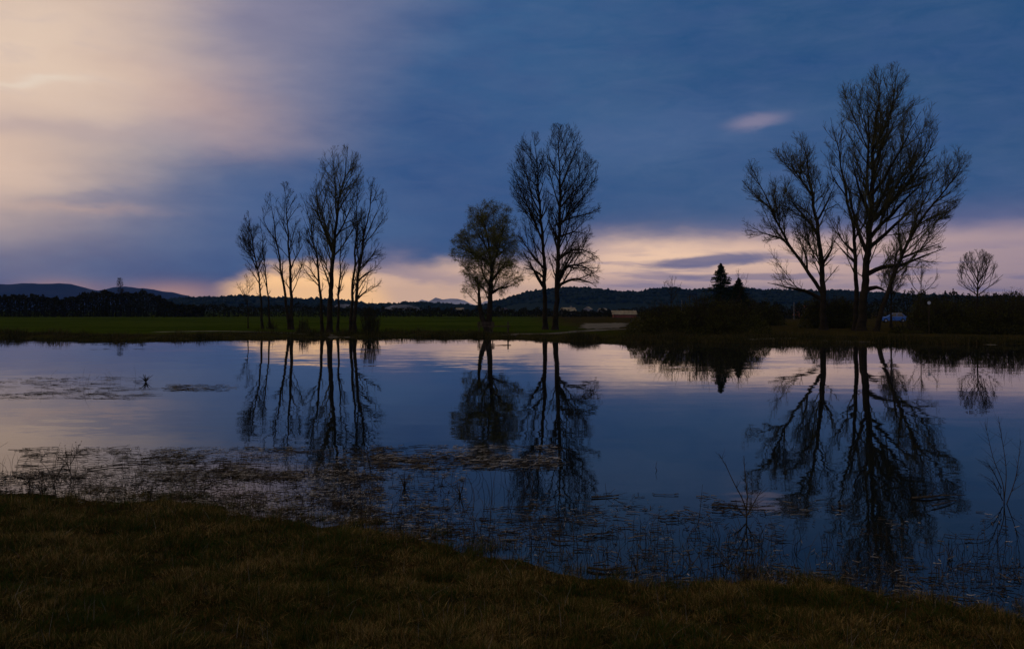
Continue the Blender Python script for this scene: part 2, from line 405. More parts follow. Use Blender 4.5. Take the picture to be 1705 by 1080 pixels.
# ------------------------------------------------------------------ hills
def fbm(x, y=0.0, o=5): return mnoise.fractal(Vector((x, y, 3.3)), .9, 2.1, o)
def hill(name, prof, D, depth, m, bumps, seed, step):
    xs_p = [p[0] for p in prof]; ys_p = [p[1] for p in prof]
    x0, x1 = px2w(xs_p[0], D), px2w(xs_p[-1], D)
    xs = np.arange(x0, x1, step); vs = np.linspace(0, 1, 22); V = []
    for v in vs:
        prof_h = math.sin(min(1, v / .5) * math.pi / 2) if v < .5 else math.cos((v - .5) / .5 * math.pi / 2)
        y = D - depth / 2 + depth * v
        for x in xs:
            pxx = CX + x * F / D
            h = pz(float(np.interp(pxx, xs_p, ys_p)), D)
            hh = h * prof_h + bumps * fbm(x * 6 / depth + seed, y * 6 / depth) * (.6 + .4 * prof_h) * min(1, h / 20)
            edge = min(1, (x - x0) / (depth * .2 + 1), (x1 - x) / (depth * .2 + 1))
            V.append((x, y, hh * max(0, edge) - 2))
    nx = len(xs); Fc = np.array([(j * nx + i, j * nx + i + 1, (j + 1) * nx + i + 1, (j + 1) * nx + i) for j in range(len(vs) - 1) for i in range(nx - 1)])
    o = mesh_obj(name, V, Fc, m, smooth_=True); o['kind'] = 'structure'
    return o, np.array(V).reshape(len(vs), nx, 3)
hill('mountain', [(-700, 516), (-300, 488), (-100, 478), (20, 475), (60, 471), (100, 473), (130, 477), (175, 483), (205, 478), (235, 479), (270, 484), (310, 495), (345, 504), (420, 510), (520, 516)], 5200, 1200, M['blue_hill'], 20, 1.2, 40)
hill('snowy_mountain', [(560, 516), (640, 512), (700, 507), (725, 503.5), (745, 502), (770, 504), (800, 507), (900, 511), (1000, 516)], 6700, 900, M['snow'], 60, 5.2, 50)
_, HV = hill('hill', [(150, 512), (240, 505), (320, 497), (400, 494), (440, 495), (500, 497), (560, 500), (620, 506), (650, 506), (680, 503), (740, 506), (780, 508), (800, 509), (830, 498), (870, 486),
      (920, 480), (980, 479), (1010, 484), (1060, 488), (1090, 483), (1115, 479), (1150, 481), (1200, 480), (1300, 484), (1400, 486), (1500, 491), (1620, 494), (1750, 490), (2000, 500), (2300, 514)], 1500, 420, M['hill'], 5, 8.1, 7)
# tree canopy on the hill, too many and too far to count
rng = np.random.default_rng(5)
def canopy_blobs(P, S, rng):
    """irregular crown lumps : deformed octahedra, subdivided once"""
    import bmesh
    bm = bmesh.new(); bmesh.ops.create_icosphere(bm, subdivisions=1, radius=1.0)
    bv = np.array([v.co[:] for v in bm.verts]); bf = np.array([[v.index for v in f.verts] for f in bm.faces]); bm.free()
    n = len(P); j = rng.uniform(.65, 1.25, (n, len(bv), 1))
    V = P[:, None] + bv[None] * j * S[:, None]
    return V.reshape(-1, 3), (bf[None] + (np.arange(n) * len(bv))[:, None, None]).reshape(-1, 3)
jj = rng.integers(3, 13, 9000); ii = rng.integers(2, HV.shape[1] - 2, 9000)
P = HV[jj, ii] + np.stack([rng.uniform(-4, 4, 9000), rng.uniform(-8, 8, 9000), rng.uniform(-2, .3, 9000)], -1)
S = np.stack([rng.uniform(2.5, 5, 9000)] * 2 + [rng.uniform(2.5, 5.0, 9000)], -1)
V, Fc = canopy_blobs(P, S, rng)
o = mesh_obj('forest', V, Fc, M['hill']); o['kind'] = 'stuff'

# ------------------------------------------------------------------ trees
def make_tree(name, label, cat, D, limbs, env, seed, group=None, base_r=.25, dens=1.0, twig_r=.012, sub=None, up=.35, leaf=None, leaf_n=3, leaf_s=.05,
              side_angle=(24, 48), bark=None, twig=None, droop=0.0, spread=.8, blen=.30):
    """limbs: list of photo-pixel polylines; the first is the trunk. env: [(row, xmin, xmax)] outline of the crown.
    The pixels are turned into metres at the tree's own distance; every limb also gets its own depth."""
    r = random.Random(seed); k = D / F
    bx, by = px2w(limbs[0][0][0], D), D
    base = np.array([bx, by, g(bx, by) - .05])
    W = lambda p, d=0.0: np.array([px2w(p[0], D), D + d, pz(p[1], D)])
    ez = np.array([pz(e[0], D) for e in env])[::-1]; ex0 = np.array([px2w(e[1], D) for e in env])[::-1]; ex1 = np.array([px2w(e[2], D) for e in env])[::-1]
    def inside(p):
        z = p[2]
        if z > ez[-1] or z < ez[0] - .3: return False
        a, b = np.interp(z, ez, ex0), np.interp(z, ez, ex1); c, w = (a + b) / 2, max((b - a) / 2, .05) * (1.22 if group == G1 else 1.0)
        d = (p[1] - D) / (w * spread + .3)
        return ((p[0] - c) / w) ** 2 + d * d <= 1.12 + r.uniform(-.26, .16)
    height = ez[-1] - base[2]
    trunk_lines, tw = [], []          # (pts, radii)
    L0 = []
    for i, l in enumerate(limbs):
        if i == 0:
            pts = [base] + [W(p) for p in l[1:]]; rb = base_r
            pts = [np.array(p) for p in pts]
            for q in range(1, len(pts)): pts[q][1] += r.uniform(-.1, .1) * q
        else:
            # depth slope of a side limb, starting on its parent
            s = r.uniform(-.38, .38)
            p0 = W(l[0]); best = min(((np.linalg.norm((q - p0)[[0, 2]]), q, rr) for ps, rs in L0 for q, rr in zip(ps, rs)), key=lambda a: a[0])
            if best[0] < 2.5: p0 = best[1].copy(); rb = best[2] * .72
            else: rb = base_r * .6; p0[2] = min(p0[2], g(p0[0], D) - .05) if l[0][1] > 530 else p0[2]
            pts = [p0]; acc = 0
            for q in range(1, len(l)):
                w = W(l[q]); acc += np.linalg.norm((w - W(l[q - 1]))); w[1] = p0[1] + acc * s; pts.append(w)
        pts = resample(pts, .45)
        if i > 0 or True:
            while len(pts) > 6 and pts[-1][2] > ez[0] + 1 and not inside(pts[-1]): pts.pop()
        n = len(pts); wob = .03 + .02 * r.random(); ph = r.random() * 9
        for q in range(1, n):
            pts[q] = pts[q] + np.array([wob * math.sin(q * .9 + ph), wob * math.cos(q * .7 + ph * 2), 0]) + np.array([r.gauss(0, .02), r.gauss(0, .02), 0])
        rad = [max(rb * (1 - q / (n - 1)) ** .85, twig_r * 1.5) for q in range(n)]
        if i == 0:
            rad = [rr * (1 + .55 * math.exp(-q * .45 / .5)) for q, rr in enumerate(rad)]
        L0.append((pts, rad)); trunk_lines.append((pts, rad))
    # automatic branches, three orders, all kept inside the crown's outline
    def branch(p, d, L_, r0, npts, order):
        pts = [p]; dd = d / np.linalg.norm(d); st = L_ / (npts - 1)
        for q in range(npts - 1):
            w_ = .055 if order == 1 else .11
            dd = dd + np.array([r.gauss(0, w_), r.gauss(0, w_), r.gauss(0, w_ * .7) + (up - droop * (order >= 2)) * (.11 if order == 1 else .2)])
            dd /= np.linalg.norm(dd); nx = pts[-1] + dd * st
            if not inside(nx):
                if len(pts) == 1:
                    return None
                break
            pts.append(nx)
        if len(pts) < 2: return None
        m = len(pts); rad = [max(r0 * (1 - .8 * q / (m - 1)), twig_r * .6) for q in range(m)]
        return pts, rad
    def child_dir(t, order):
        a = math.radians(r.uniform(*side_angle)); ph = r.uniform(0, 2 * math.pi)
        u = np.cross(t, [0.3, .9, .1]); u /= np.linalg.norm(u) + 1e-9; v = np.cross(t, u)
        return t * math.cos(a) + (u * math.cos(ph) + v * math.sin(ph)) * math.sin(a)
    def spawn(lines, spacing, len_f, order, t0=.15):
        out = []
        for pts, rad in lines:
            n = len(pts); seg = [np.linalg.norm(pts[i + 1] - pts[i]) for i in range(n - 1)]; tot = sum(seg)
            cnt = tot / spacing * dens; cnt = int(cnt) + (r.random() < cnt % 1)
            for _ in range(cnt):
                f = t0 + (1 - t0) * r.random() ** .85
                q = f * (n - 1); i = min(int(q), n - 2); fr = q - i
                p = pts[i] * (1 - fr) + pts[i + 1] * fr; t = pts[i + 1] - pts[i]; t = t / (np.linalg.norm(t) + 1e-9)
                if order == 1 and not inside(p): continue
                L_ = len_f(tot, f) * r.uniform(.6, 1.25)
                if L_ < .12: continue
                rr = min(rad[i] * .65, .010 + L_ * .0095) if order == 1 else min(rad[i] * .75, twig_r + L_ * .007)
                b = branch(p, child_dir(t, order), L_, max(rr, twig_r * .8), {1: 9, 2: 5, 3: 4}[order], order)
                if b: out.append(b)
        return out
    b1 = spawn(L0, .62, lambda T, f: blen * 1.9 * height * (1 - .80 * f) * (.45 + .55 * min(1, T / height * 1.5)), 1)
    b2 = spawn(b1, .30, lambda T, f: T * .38 * (1.1 - .8 * f) + .25, 2, .12)
    b3 = spawn(b2, .25, lambda T, f: .22 + T * .35 * (1 - .6 * f), 3, .1)
    root = thing(name, label, cat, tuple(base), group)
    def add(nm, lines, sides, m):
        V, Fq = tubes(lines, sides); return mesh_obj(nm, V - base, Fq, m, root, smooth_=True)
    add('trunk', trunk_lines, 8, bark or M['bark'])
    lines = [(a, b) for a, b in b1]; V1, F1 = tubes(lines, 5)
    V2, F2 = tubes(b2 + b3, 3) if b2 else (np.zeros((0, 3)), np.zeros((0, 4), int))
    mesh_obj('crown', np.concatenate([V1, V2]) - base, np.concatenate([F1, F2 + len(V1)]), twig or M['twig'], root)
    if leaf:
        rg = np.random.default_rng(seed)
        src = b3 + b2
        ends = np.array([p[-1] for p, _ in src]); mids = np.array([p[len(p) // 2] for p, _ in src])
        Pp = np.concatenate([ends, mids] * leaf_n); Pp = Pp[rg.random(len(Pp)) < .8] if leaf_n > 0 else Pp
        Pp = Pp + rg.normal(0, leaf_s * 1.6, Pp.shape)
        kp = np.array([mnoise.noise(Vector(p) * 1.3) + .5 * mnoise.noise(Vector(p) * 3) for p in Pp]); Pp = Pp[kp > -.12]
        V, Fq = cards(Pp, leaf_s, .3, rg); mesh_obj('foliage', V - base, Fq, leaf, root)
    return root

G1 = 'bare trees in the cluster on the left bank'
def E_(c, w, y0, y1, top=.35):    # simple spindle outline
    return [(y0, c - w * .12, c + w * .12), (y0 + (y1 - y0) * .12, c - w * .6, c + w * .6), (y0 + (y1 - y0) * top, c - w, c + w), (y0 + (y1 - y0) * .75, c - w * .8, c + w * .8), (y1, c - w * .4, c + w * .4)]
bud = M['budding']
make_tree('small_tree', 'thin little bare tree, shortest and leftmost of the left bank cluster', 'tree', 98, [[(413, 546), (412, 500), (411, 470), (410, 455)]], E_(411, 18, 455, 515, .45), 11, G1, .06, 1.6, .009)
make_tree('bare_tree', 'slender bare tree leaning left, second from the left in its cluster', 'tree', 98, [[(437, 546), (433, 480), (425, 430), (418, 390), (415, 352)], [(428, 450), (412, 415), (402, 390)]], [(350, 412, 418), (375, 402, 432), (400, 396, 437), (430, 398, 438), (470, 415, 440), (490, 425, 440)], 12, G1, .13, 1.6, .011, up=.5)
make_tree('bare_tree', 'very thin bare tree with a narrow sparse crown, third from left in the cluster', 'tree', 98, [[(450, 546), (445, 480), (438, 420), (433, 362)]], [(360, 430, 436), (390, 427, 441), (440, 430, 450), (490, 438, 455)], 13, G1, .10, 1.25, .011, up=.5)
make_tree('bare_tree', 'bare tree with long trunk leaning left beside the straight one, middle left of cluster', 'tree', 96, [[(482, 547), (476, 500), (468, 450), (458, 390), (448, 322)], [(460, 410), (445, 375), (438, 345)]], [(318, 443, 453), (345, 437, 460), (380, 440, 468), (430, 450, 478), (480, 460, 485)], 14, G1, .16, 1.0, .011, up=.5)
make_tree('bare_tree', 'straight upright bare tree with forked lower branches, tallest of the cluster’s left half', 'tree', 96, [[(486, 547), (484, 480), (482, 420), (477, 360), (474, 303)], [(486, 450), (497, 415), (507, 385)], [(482, 400), (466, 350), (460, 325)]], [(302, 470, 480), (325, 458, 492), (360, 458, 502), (400, 458, 508), (450, 465, 506), (492, 475, 500)], 15, G1, .19, 1.05, .012, up=.5)
make_tree('bare_tree', 'bare tree bending left just beside the tallest trunk of the left cluster', 'tree', 85, [[(537, 553), (534, 500), (530, 450), (522, 400), (508, 335)], [(524, 410), (512, 375), (503, 345)], [(532, 470), (518, 450), (508, 440)]], [(312, 501, 513), (345, 500, 520), (400, 503, 535), (450, 505, 540), (500, 515, 543)], 16, G1, .15, 1.25, .011, up=.5)
make_tree('bare_tree', 'tallest bare tree of the left cluster, with twin upper leaders', 'tree', 84, [[(548, 553), (550, 500), (553, 440), (558, 380), (566, 330), (575, 285), (577, 242)], [(560, 360), (556, 320), (553, 280), (548, 243)], [(551, 420), (538, 380), (528, 345), (525, 310)], [(555, 400), (572, 375), (585, 350), (598, 330)], [(566, 330), (584, 295), (590, 265)]],
          [(241, 545, 582), (260, 533, 596), (290, 533, 600), (330, 522, 602), (380, 520, 600), (430, 525, 590), (480, 538, 575)], 17, G1, .25, 1.15, .013, up=.5, twig=bud)
make_tree('bare_tree', 'slim bare tree right behind the tallest trunk, its crown hidden in that crown', 'tree', 88, [[(563, 550), (564, 490), (567, 430), (568, 365)]], [(360, 562, 574), (400, 556, 580), (450, 555, 582), (490, 560, 578)], 18, G1, .12, 1.25, .011, up=.5)
make_tree('bare_tree', 'bare upright tree second from the right end of the left cluster', 'tree', 83, [[(584, 554), (586, 500), (590, 440), (594, 370), (595, 305)]], [(298, 588, 602), (330, 583, 610), (380, 580, 610), (440, 578, 605), (490, 580, 600)], 19, G1, .15, 1.25, .011, up=.5)
make_tree('bare_tree', 'rightmost tree of the left cluster, leaning right with low spreading branches', 'tree', 82, [[(590, 554), (593, 490), (600, 430), (610, 370), (617, 330), (622, 297)], [(604, 400), (622, 360), (634, 320)], [(598, 445), (615, 430), (635, 415)], [(594, 470), (610, 455), (625, 450)], [(594, 500), (606, 488), (622, 475)]],
          [(293, 612, 630), (320, 604, 645), (360, 600, 644), (400, 596, 636), (440, 592, 642), (480, 592, 630), (505, 590, 612)], 20, G1, .17, 1.05, .012, up=.45)

make_tree('willow_tree', 'round topped willow with fresh yellow green leaves beside the tall pair', 'tree', 85, [[(812, 553), (816, 500), (818, 450), (815, 415), (806, 375), (800, 345)], [(817, 450), (830, 410), (842, 370), (845, 345)], [(815, 440), (795, 425), (772, 416), (756, 408)], [(812, 420), (800, 395), (785, 370)],
          [(803, 553), (799, 510), (796, 455)], [(816, 490), (830, 480), (845, 478), (858, 470)], [(816, 470), (835, 445), (855, 425)], [(812, 475), (805, 455), (800, 430)]],
          [(331, 790, 832), (350, 778, 856), (380, 768, 868), (402, 750, 868), (425, 748, 872), (440, 764, 878), (460, 766, 876), (490, 768, 852), (505, 780, 838)], 21, None, .28, 1.9, .009, up=.15, droop=.5, leaf=M['willow_leaf'], leaf_n=6, leaf_s=.045, twig=bud, side_angle=(30, 62))
G2 = 'pair of tall bare poplars in the middle'
make_tree('poplar_tree', 'left one of the tall bare poplar pair, slightly shorter, leaning branches to the left', 'tree', 95, [[(908, 548), (907, 500), (906, 440), (902, 380), (897, 320), (893, 260), (888, 222)], [(903, 400), (885, 360), (868, 320), (850, 275)], [(900, 360), (880, 310), (870, 260)], [(906, 450), (890, 430), (872, 405)], [(898, 330), (908, 290), (906, 250)], [(907, 465), (890, 450), (872, 445)]],
          [(218, 870, 898), (240, 856, 906), (270, 843, 912), (320, 848, 916), (380, 858, 920), (430, 862, 920), (470, 868, 920), (490, 890, 918)], 22, G2, .24, 1.2, .013, up=.5)
make_tree('poplar_tree', 'right one of the tall bare poplar pair, taller with limbs spreading right', 'tree', 93, [[(924, 549), (927, 500), (929, 440), (932, 370), (932, 300), (930, 250), (933, 210)], [(932, 345), (955, 320), (975, 295), (994, 262)], [(932, 370), (958, 360), (980, 355), (1002, 350)], [(929, 430), (955, 415), (980, 418), (1000, 430)], [(929, 455), (950, 442), (975, 445), (996, 462)],
          [(928, 475), (955, 465), (980, 470), (992, 478)], [(932, 310), (918, 270), (912, 235)], [(931, 290), (948, 255), (962, 215)], [(930, 400), (918, 375), (912, 350)], [(930, 390), (960, 385), (985, 392)]],
          [(205, 918, 962), (225, 908, 972), (250, 906, 974), (275, 906, 1001), (310, 908, 996), (350, 908, 1003), (372, 910, 985), (400, 910, 992), (430, 912, 1003), (465, 908, 1003), (482, 915, 990)], 23, G2, .27, 1.25, .013, up=.4)

G3 = 'great bare trees on the right bank'
make_tree('bare_tree', 'left tree of the great right hand clump, throwing one huge limb far out left', 'tree', 93, [[(1371, 548), (1370, 500), (1368, 450), (1362, 390), (1352, 320), (1340, 260), (1330, 225)], [(1368, 490), (1345, 450), (1322, 415), (1300, 375), (1282, 330), (1262, 285), (1247, 262)], [(1322, 415), (1300, 396), (1270, 388), (1240, 382)], [(1288, 345), (1262, 325), (1240, 298)],
          [(1345, 450), (1342, 420), (1332, 395)], [(1360, 390), (1340, 365), (1318, 345), (1295, 320)], [(1354, 330), (1330, 290), (1306, 240), (1300, 222)], [(1358, 370), (1378, 330), (1390, 290)], [(1370, 500), (1345, 485), (1315, 478), (1285, 470)], [(1369, 440), (1385, 415), (1392, 385)]],
          [(218, 1318, 1352), (240, 1300, 1362), (262, 1248, 1385), (290, 1234, 1392), (330, 1238, 1395), (370, 1236, 1397), (392, 1240, 1398), (420, 1282, 1398), (460, 1282, 1395), (484, 1280, 1380)], 31, G3, .34, 1.2, .014, up=.4, spread=.6, twig=bud, blen=.22)
make_tree('bare_tree', 'middle slimmer tree of the great right hand clump, close against the biggest trunk', 'tree', 92, [[(1424, 549), (1425, 490), (1423, 430), (1420, 380), (1410, 320), (1398, 260), (1384, 195)], [(1422, 400), (1438, 370), (1440, 330)], [(1424, 440), (1405, 420), (1385, 400)], [(1412, 330), (1392, 300), (1378, 260)], [(1424, 425), (1403, 398), (1395, 370)]],
          [(185, 1375, 1400), (210, 1370, 1412), (260, 1366, 1425), (320, 1372, 1440), (380, 1375, 1445), (430, 1382, 1440), (470, 1385, 1438)], 32, G3, .26, 1.05, .013, up=.5, twig=bud, blen=.2)
make_tree('bare_tree', 'biggest tallest tree of all with broad fan shaped crown over the right bank', 'tree', 90, [[(1434, 551), (1438, 500), (1443, 440), (1450, 370), (1452, 310), (1455, 240), (1466, 170), (1472, 112)], [(1451, 350), (1440, 300), (1438, 230), (1430, 170), (1420, 122)], [(1452, 330), (1475, 280), (1500, 220), (1522, 160)], [(1451, 370), (1480, 340), (1515, 300), (1545, 255), (1560, 220)], [(1454, 250), (1480, 195), (1490, 140), (1492, 112)],
          [(1446, 410), (1475, 390), (1510, 360), (1540, 330), (1558, 308)], [(1444, 460), (1468, 445), (1500, 440), (1535, 425), (1570, 410)], [(1438, 250), (1418, 200), (1406, 160)], [(1446, 420), (1430, 380), (1420, 330), (1412, 290)], [(1452, 300), (1470, 250), (1495, 180), (1505, 150)], [(1440, 480), (1460, 478), (1485, 486)], [(1450, 375), (1482, 320), (1520, 275), (1556, 240)], [(1448, 400), (1478, 365), (1520, 322), (1556, 282)], [(1453, 280), (1480, 235), (1512, 180), (1530, 150)], [(1438, 240), (1424, 190), (1400, 130)], [(1450, 360), (1425, 310), (1404, 250)], [(1452, 340), (1490, 310), (1520, 260), (1540, 200)]],
          [(106, 1404, 1496), (125, 1396, 1512), (155, 1394, 1536), (185, 1394, 1560), (215, 1398, 1563), (250, 1402, 1556), (300, 1404, 1560), (350, 1406, 1560), (400, 1410, 1562), (425, 1412, 1574), (450, 1415, 1555), (485, 1425, 1490)], 33, G3, .42, 1.1, .014, up=.5, spread=.6, twig=bud, blen=.2)
make_tree('bare_tree', 'tree at the right of the great clump leaning strongly right with sweeping limbs', 'tree', 87, [[(1458, 553), (1472, 505), (1488, 460), (1508, 415), (1530, 375), (1560, 335), (1590, 295), (1610, 262)], [(1500, 430), (1530, 418), (1560, 408), (1572, 402)], [(1530, 375), (1565, 355), (1595, 335)], [(1518, 395), (1535, 350), (1560, 300), (1575, 258)], [(1488, 460), (1492, 420), (1488, 385)], [(1505, 420), (1500, 370), (1512, 330)]],
          [(238, 1578, 1606), (255, 1562, 1617), (285, 1545, 1617), (320, 1520, 1608), (350, 1500, 1592), (380, 1488, 1576), (400, 1482, 1574), (425, 1478, 1570), (450, 1472, 1520), (490, 1462, 1500)], 34, G3, .24, 1.3, .013, up=.4, spread=.7, twig=bud, blen=.24)

# smaller far trees
make_tree('far_tree', 'small dark tree standing out above the distant wood on the left', 'tree', 290, [[(201, 527), (201, 500), (201, 480), (200, 463)]], [(462, 196, 206), (475, 192, 209), (490, 192, 210), (505, 195, 207)], 41, None, .3, 1.3, .03, blen=.25)
make_tree('far_tree', 'small bare treetop rising over the left part of the rounded bush', 'tree', 110, [[(1118, 545), (1118, 500), (1118, 480), (1119, 460)], [(1118, 495), (1108, 478), (1106, 468)], [(1118, 495), (1130, 480), (1133, 470)]], [(458, 1114, 1124), (470, 1104, 1134), (490, 1104, 1136), (510, 1108, 1130)], 42, None, .09, 1.0, .010)
make_tree('far_tree', 'thin bare treetop just right of the spruce', 'tree', 112, [[(1232, 545), (1232, 500), (1230, 470), (1228, 447)], [(1231, 490), (1240, 470), (1243, 455)]], [(446, 1224, 1234), (465, 1220, 1246), (495, 1220, 1248)], 43, None, .09, .9, .010)
make_tree('far_tree', 'bare tree with small round crown between the great clump and the right edge', 'tree', 110, [[(1533, 545), (1533, 500), (1534, 470), (1535, 435)], [(1533, 490), (1518, 470), (1510, 455)], [(1533, 490), (1550, 472), (1560, 455)]], [(430, 1528, 1542), (445, 1512, 1558), (465, 1505, 1564), (490, 1510, 1560)], 44, None, .12, 1.1, .011, blen=.4)
make_tree('far_tree', 'bare fan shaped tree near the right edge rising above the hedge', 'tree', 98, [[(1628, 548), (1627, 500), (1628, 460), (1628, 420)], [(1627, 485), (1612, 455), (1603, 435)], [(1627, 485), (1645, 455), (1654, 435)], [(1627, 475), (1619, 445), (1615, 425)], [(1627, 475), (1637, 445), (1642, 425)], [(1627, 495), (1608, 475), (1597, 455)], [(1627, 495), (1646, 475), (1660, 458)]], [(414, 1622, 1634), (424, 1604, 1650), (440, 1596, 1658), (465, 1594, 1662), (490, 1600, 1658), (505, 1606, 1650)], 45, None, .14, 1.2, .012, blen=.5, up=.9, side_angle=(22, 40))
make_tree('far_tree', 'bushy half bare tree seen between the big trunk and the leaning limb', 'tree', 105, [[(1484, 545), (1484, 500), (1486, 460), (1488, 430)], [(1485, 490), (1470, 465), (1466, 445)], [(1485, 490), (1500, 468), (1506, 450)]], [(425, 1480, 1496), (445, 1462, 1510), (475, 1460, 1514), (500, 1464, 1508)], 46, None, .13, 1.8, .011, leaf=M['bush_leaf'], leaf_n=1, leaf_s=.05, blen=.4)

# ------------------------------------------------------------------ bushes
def make_bush(name, label, D, env, seed, stems=220, leaf_count=14000, leaf_s=.06, group=None, leafm=None, cat='bush', shoot=.4):
    r = random.Random(seed); rg = np.random.default_rng(seed)
    x0, x1 = px2w(env[0][0], D), px2w(env[-1][0], D); cx = (x0 + x1) / 2; hw = (x1 - x0) / 2
    ex = np.array([px2w(e[0], D) for e in env]); ezz = np.array([pz(e[1], D) for e in env])
    base = np.array([cx, D, g(cx, D)])
    def top(x, y):
        d = (y - D) / (hw * .55); lump = .86 + .22 * np.sin(x * 2.3 + seed) * np.sin(x * .9 + y * 1.7 + seed) + .08 * np.sin(x * 6.1 + y * 3); return (np.interp(x, ex, ezz) - base[2]) * np.sqrt(np.maximum(0, 1 - d * d)) * np.clip(lump, .6, 1.12) + base[2]
    lines, tl = [], []
    for _ in range(stems):
        a = r.random() * 2 * math.pi; q = math.sqrt(r.random())
        tx, ty = cx + hw * .97 * q * math.cos(a), D + hw * .5 * q * math.sin(a)
        bx, by = cx + (tx - cx) * .62, D + (ty - D) * .6
        tz = float(top(tx, ty)); hgt = (tz - base[2]) * r.uniform(.8, 1.1) + r.random() ** 3 * shoot * 2.6
        pts = []
        for s in (0, .3, .6, .85, 1): pts.append(np.array([bx + (tx - bx) * s ** 1.4 + r.gauss(0, .04), by + (ty - by) * s ** 1.4, g(bx, by) - .05 + hgt * s]))
        lines.append((pts, [.03, .022, .015, .01, .006]))
        for _ in range(8):
            i = r.choice((1, 2, 3)); p = pts[i] + (pts[i + 1] - pts[i]) * r.random(); L_ = hgt * r.uniform(.12, .3)
            d = np.array([r.gauss(0, .5), r.gauss(0, .5), r.uniform(.5, 1.2)]); d /= np.linalg.norm(d)
            e = p + d * L_
            if e[2] < top(e[0], e[1]) + shoot: tl.append(([p, p + d * L_ * .5 + np.array([0, 0, .02]), e], [.012, .008, .004]))
    root = thing(name, label, cat, tuple(base), group)
    V, Fq = tubes(lines, 4); V2, F2 = tubes(tl, 3); mesh_obj('stems', np.concatenate([V, V2]) - base, np.concatenate([Fq, F2 + len(V)]), M['twig'], root)
    n = leaf_count; a = rg.random(n) * 2 * np.pi; q = np.sqrt(rg.random(n)); X = cx + hw * q * np.cos(a); Y = D + hw * .54 * q * np.sin(a)
    ht = top(X, Y) - base[2]; clump = np.array([mnoise.noise(Vector((x * 1.1, y * 1.1, seed))) for x, y in zip(X, Y)])
    Z = base[2] + ht * (1 - rg.random(n) ** 1.4) * (.93 + .22 * clump)
    keep = ht > .15; P = np.stack([X, Y, Z], -1)[keep]
    rel = ((Z - base[2]) / np.maximum(ht, .1))[keep]; gap = np.array([mnoise.noise(Vector(p) * 2.2) + .5 * mnoise.noise(Vector(p) * 5) for p in P]); P = P[gap > -.25 + .35 * np.clip(rel - .4, 0, 1)]
    V, Fq = cards(P, leaf_s, .45, rg); mesh_obj('foliage', V - base, Fq, leafm or M['bush_leaf'], root)
    return root
make_bush('round_bush', 'big broad rounded dark bush hanging over the water left of the spruce', 75, [(1040, 552), (1052, 530), (1075, 512), (1105, 503), (1150, 494), (1195, 490), (1235, 494), (1262, 512), (1278, 535), (1286, 556)], 51, 420, 34000, .06)
make_bush('waterside_bush', 'low wide dark bush at the foot of the leaning tree', 77, [(1476, 559), (1486, 546), (1500, 542), (1520, 544), (1535, 550), (1548, 559)], 52, 120, 7000, .05)
G4 = 'dark waterside bushes at the right edge'
make_bush('waterside_bush', 'dark bush left of the one at the right edge, reaching above the blue car roof', 79, [(1508, 556), (1520, 524), (1536, 503), (1560, 495), (1590, 503), (1608, 530), (1618, 556)], 53, 240, 17000, .06, G4)
make_bush('waterside_bush', 'dark bush cut by the right edge of the picture', 78, [(1588, 556), (1600, 520), (1625, 500), (1670, 496), (1720, 500), (1760, 556)], 54, 300, 22000, .06, G4)
make_bush('thicket', 'dark thicket behind the great trees, left of the biggest trunk', 104, [(1330, 545), (1340, 500), (1362, 488), (1400, 490), (1428, 500), (1435, 545)], 55, 240, 15000, .08)
make_bush('thicket', 'dark thicket behind the spruce and right of it', 120, [(1215, 541), (1228, 498), (1252, 488), (1280, 500), (1300, 515), (1310, 541)], 56, 200, 12000, .08)
make_bush('thicket', 'dark thicket filling the gap under the small round crowned tree', 125, [(1508, 540), (1518, 502), (1530, 486), (1560, 488), (1590, 500), (1600, 540)], 57, 240, 15000, .09)
make_bush('thicket', 'dark thicket under the bare fan shaped tree at the right', 112, [(1575, 543), (1590, 494), (1620, 486), (1660, 488), (1700, 482), (1760, 490), (1780, 543)], 58, 280, 18000, .09)
make_bush('brushwood', 'wispy leafless brush at the foot of the rightmost left cluster trees', 81, [(594, 555), (600, 520), (615, 503), (630, 512), (640, 555)], 59, 70, 160, .03)
make_bush('brushwood', 'small leafless brush between the two halves of the left cluster', 84, [(492, 554), (500, 538), (512, 532), (520, 554)], 60, 50, 300, .04)
make_bush('brushwood', 'low brush at the foot of the thin third tree of the cluster', 97, [(440, 548), (448, 537), (458, 536), (465, 548)], 61, 40, 200, .04)

# woodland belt beyond the field : one far mass
def woodland(name, prof, D0, D1, n, seed, sz, jagged=1.3):
    rg = np.random.default_rng(seed); xs = np.array([p[0] for p in prof]); ys = np.array([p[1] for p in prof])
    D = rg.uniform(D0, D1, n); pxx = rg.uniform(xs[0], xs[-1], n)
    X = (pxx - CX) * D / F; jag = np.array([mnoise.fractal(Vector((p * .09, d * .02, seed)), .8, 2, 4) for p, d in zip(pxx, D)])
    topz = H - (np.interp(pxx, xs, ys) - HZ - 2) * D / F + jag * jagged
    Z = .25 + (topz - .25) * (1 - rg.random(n) ** 1.8)
    V, Fq = cards(np.stack([X, D, Z], -1), sz, .6, rg)
    # trunks
    lines = []; m = n // 60
    for i in range(m):
        x, y, z = X[i], D[i], topz[i]
        lines.append(([(x, y, .1), (x + rg.normal(0, .2), y, z * .5), (x + rg.normal(0, .5), y, z)], [.12, .09, .03]))
    V2, F2 = tubes(lines, 4)
    o = mesh_obj(name, np.concatenate([V, V2]), np.concatenate([Fq, F2 + len(V)]), M['wood_leaf']); o['kind'] = 'stuff'
woodland('woodland', [(-200, 498), (30, 494), (80, 498), (110, 503), (135, 491), (165, 488), (195, 490), (225, 491), (250, 490), (265, 495), (280, 507), (310, 512), (340, 514)], 262, 310, 26000, 71, .30)
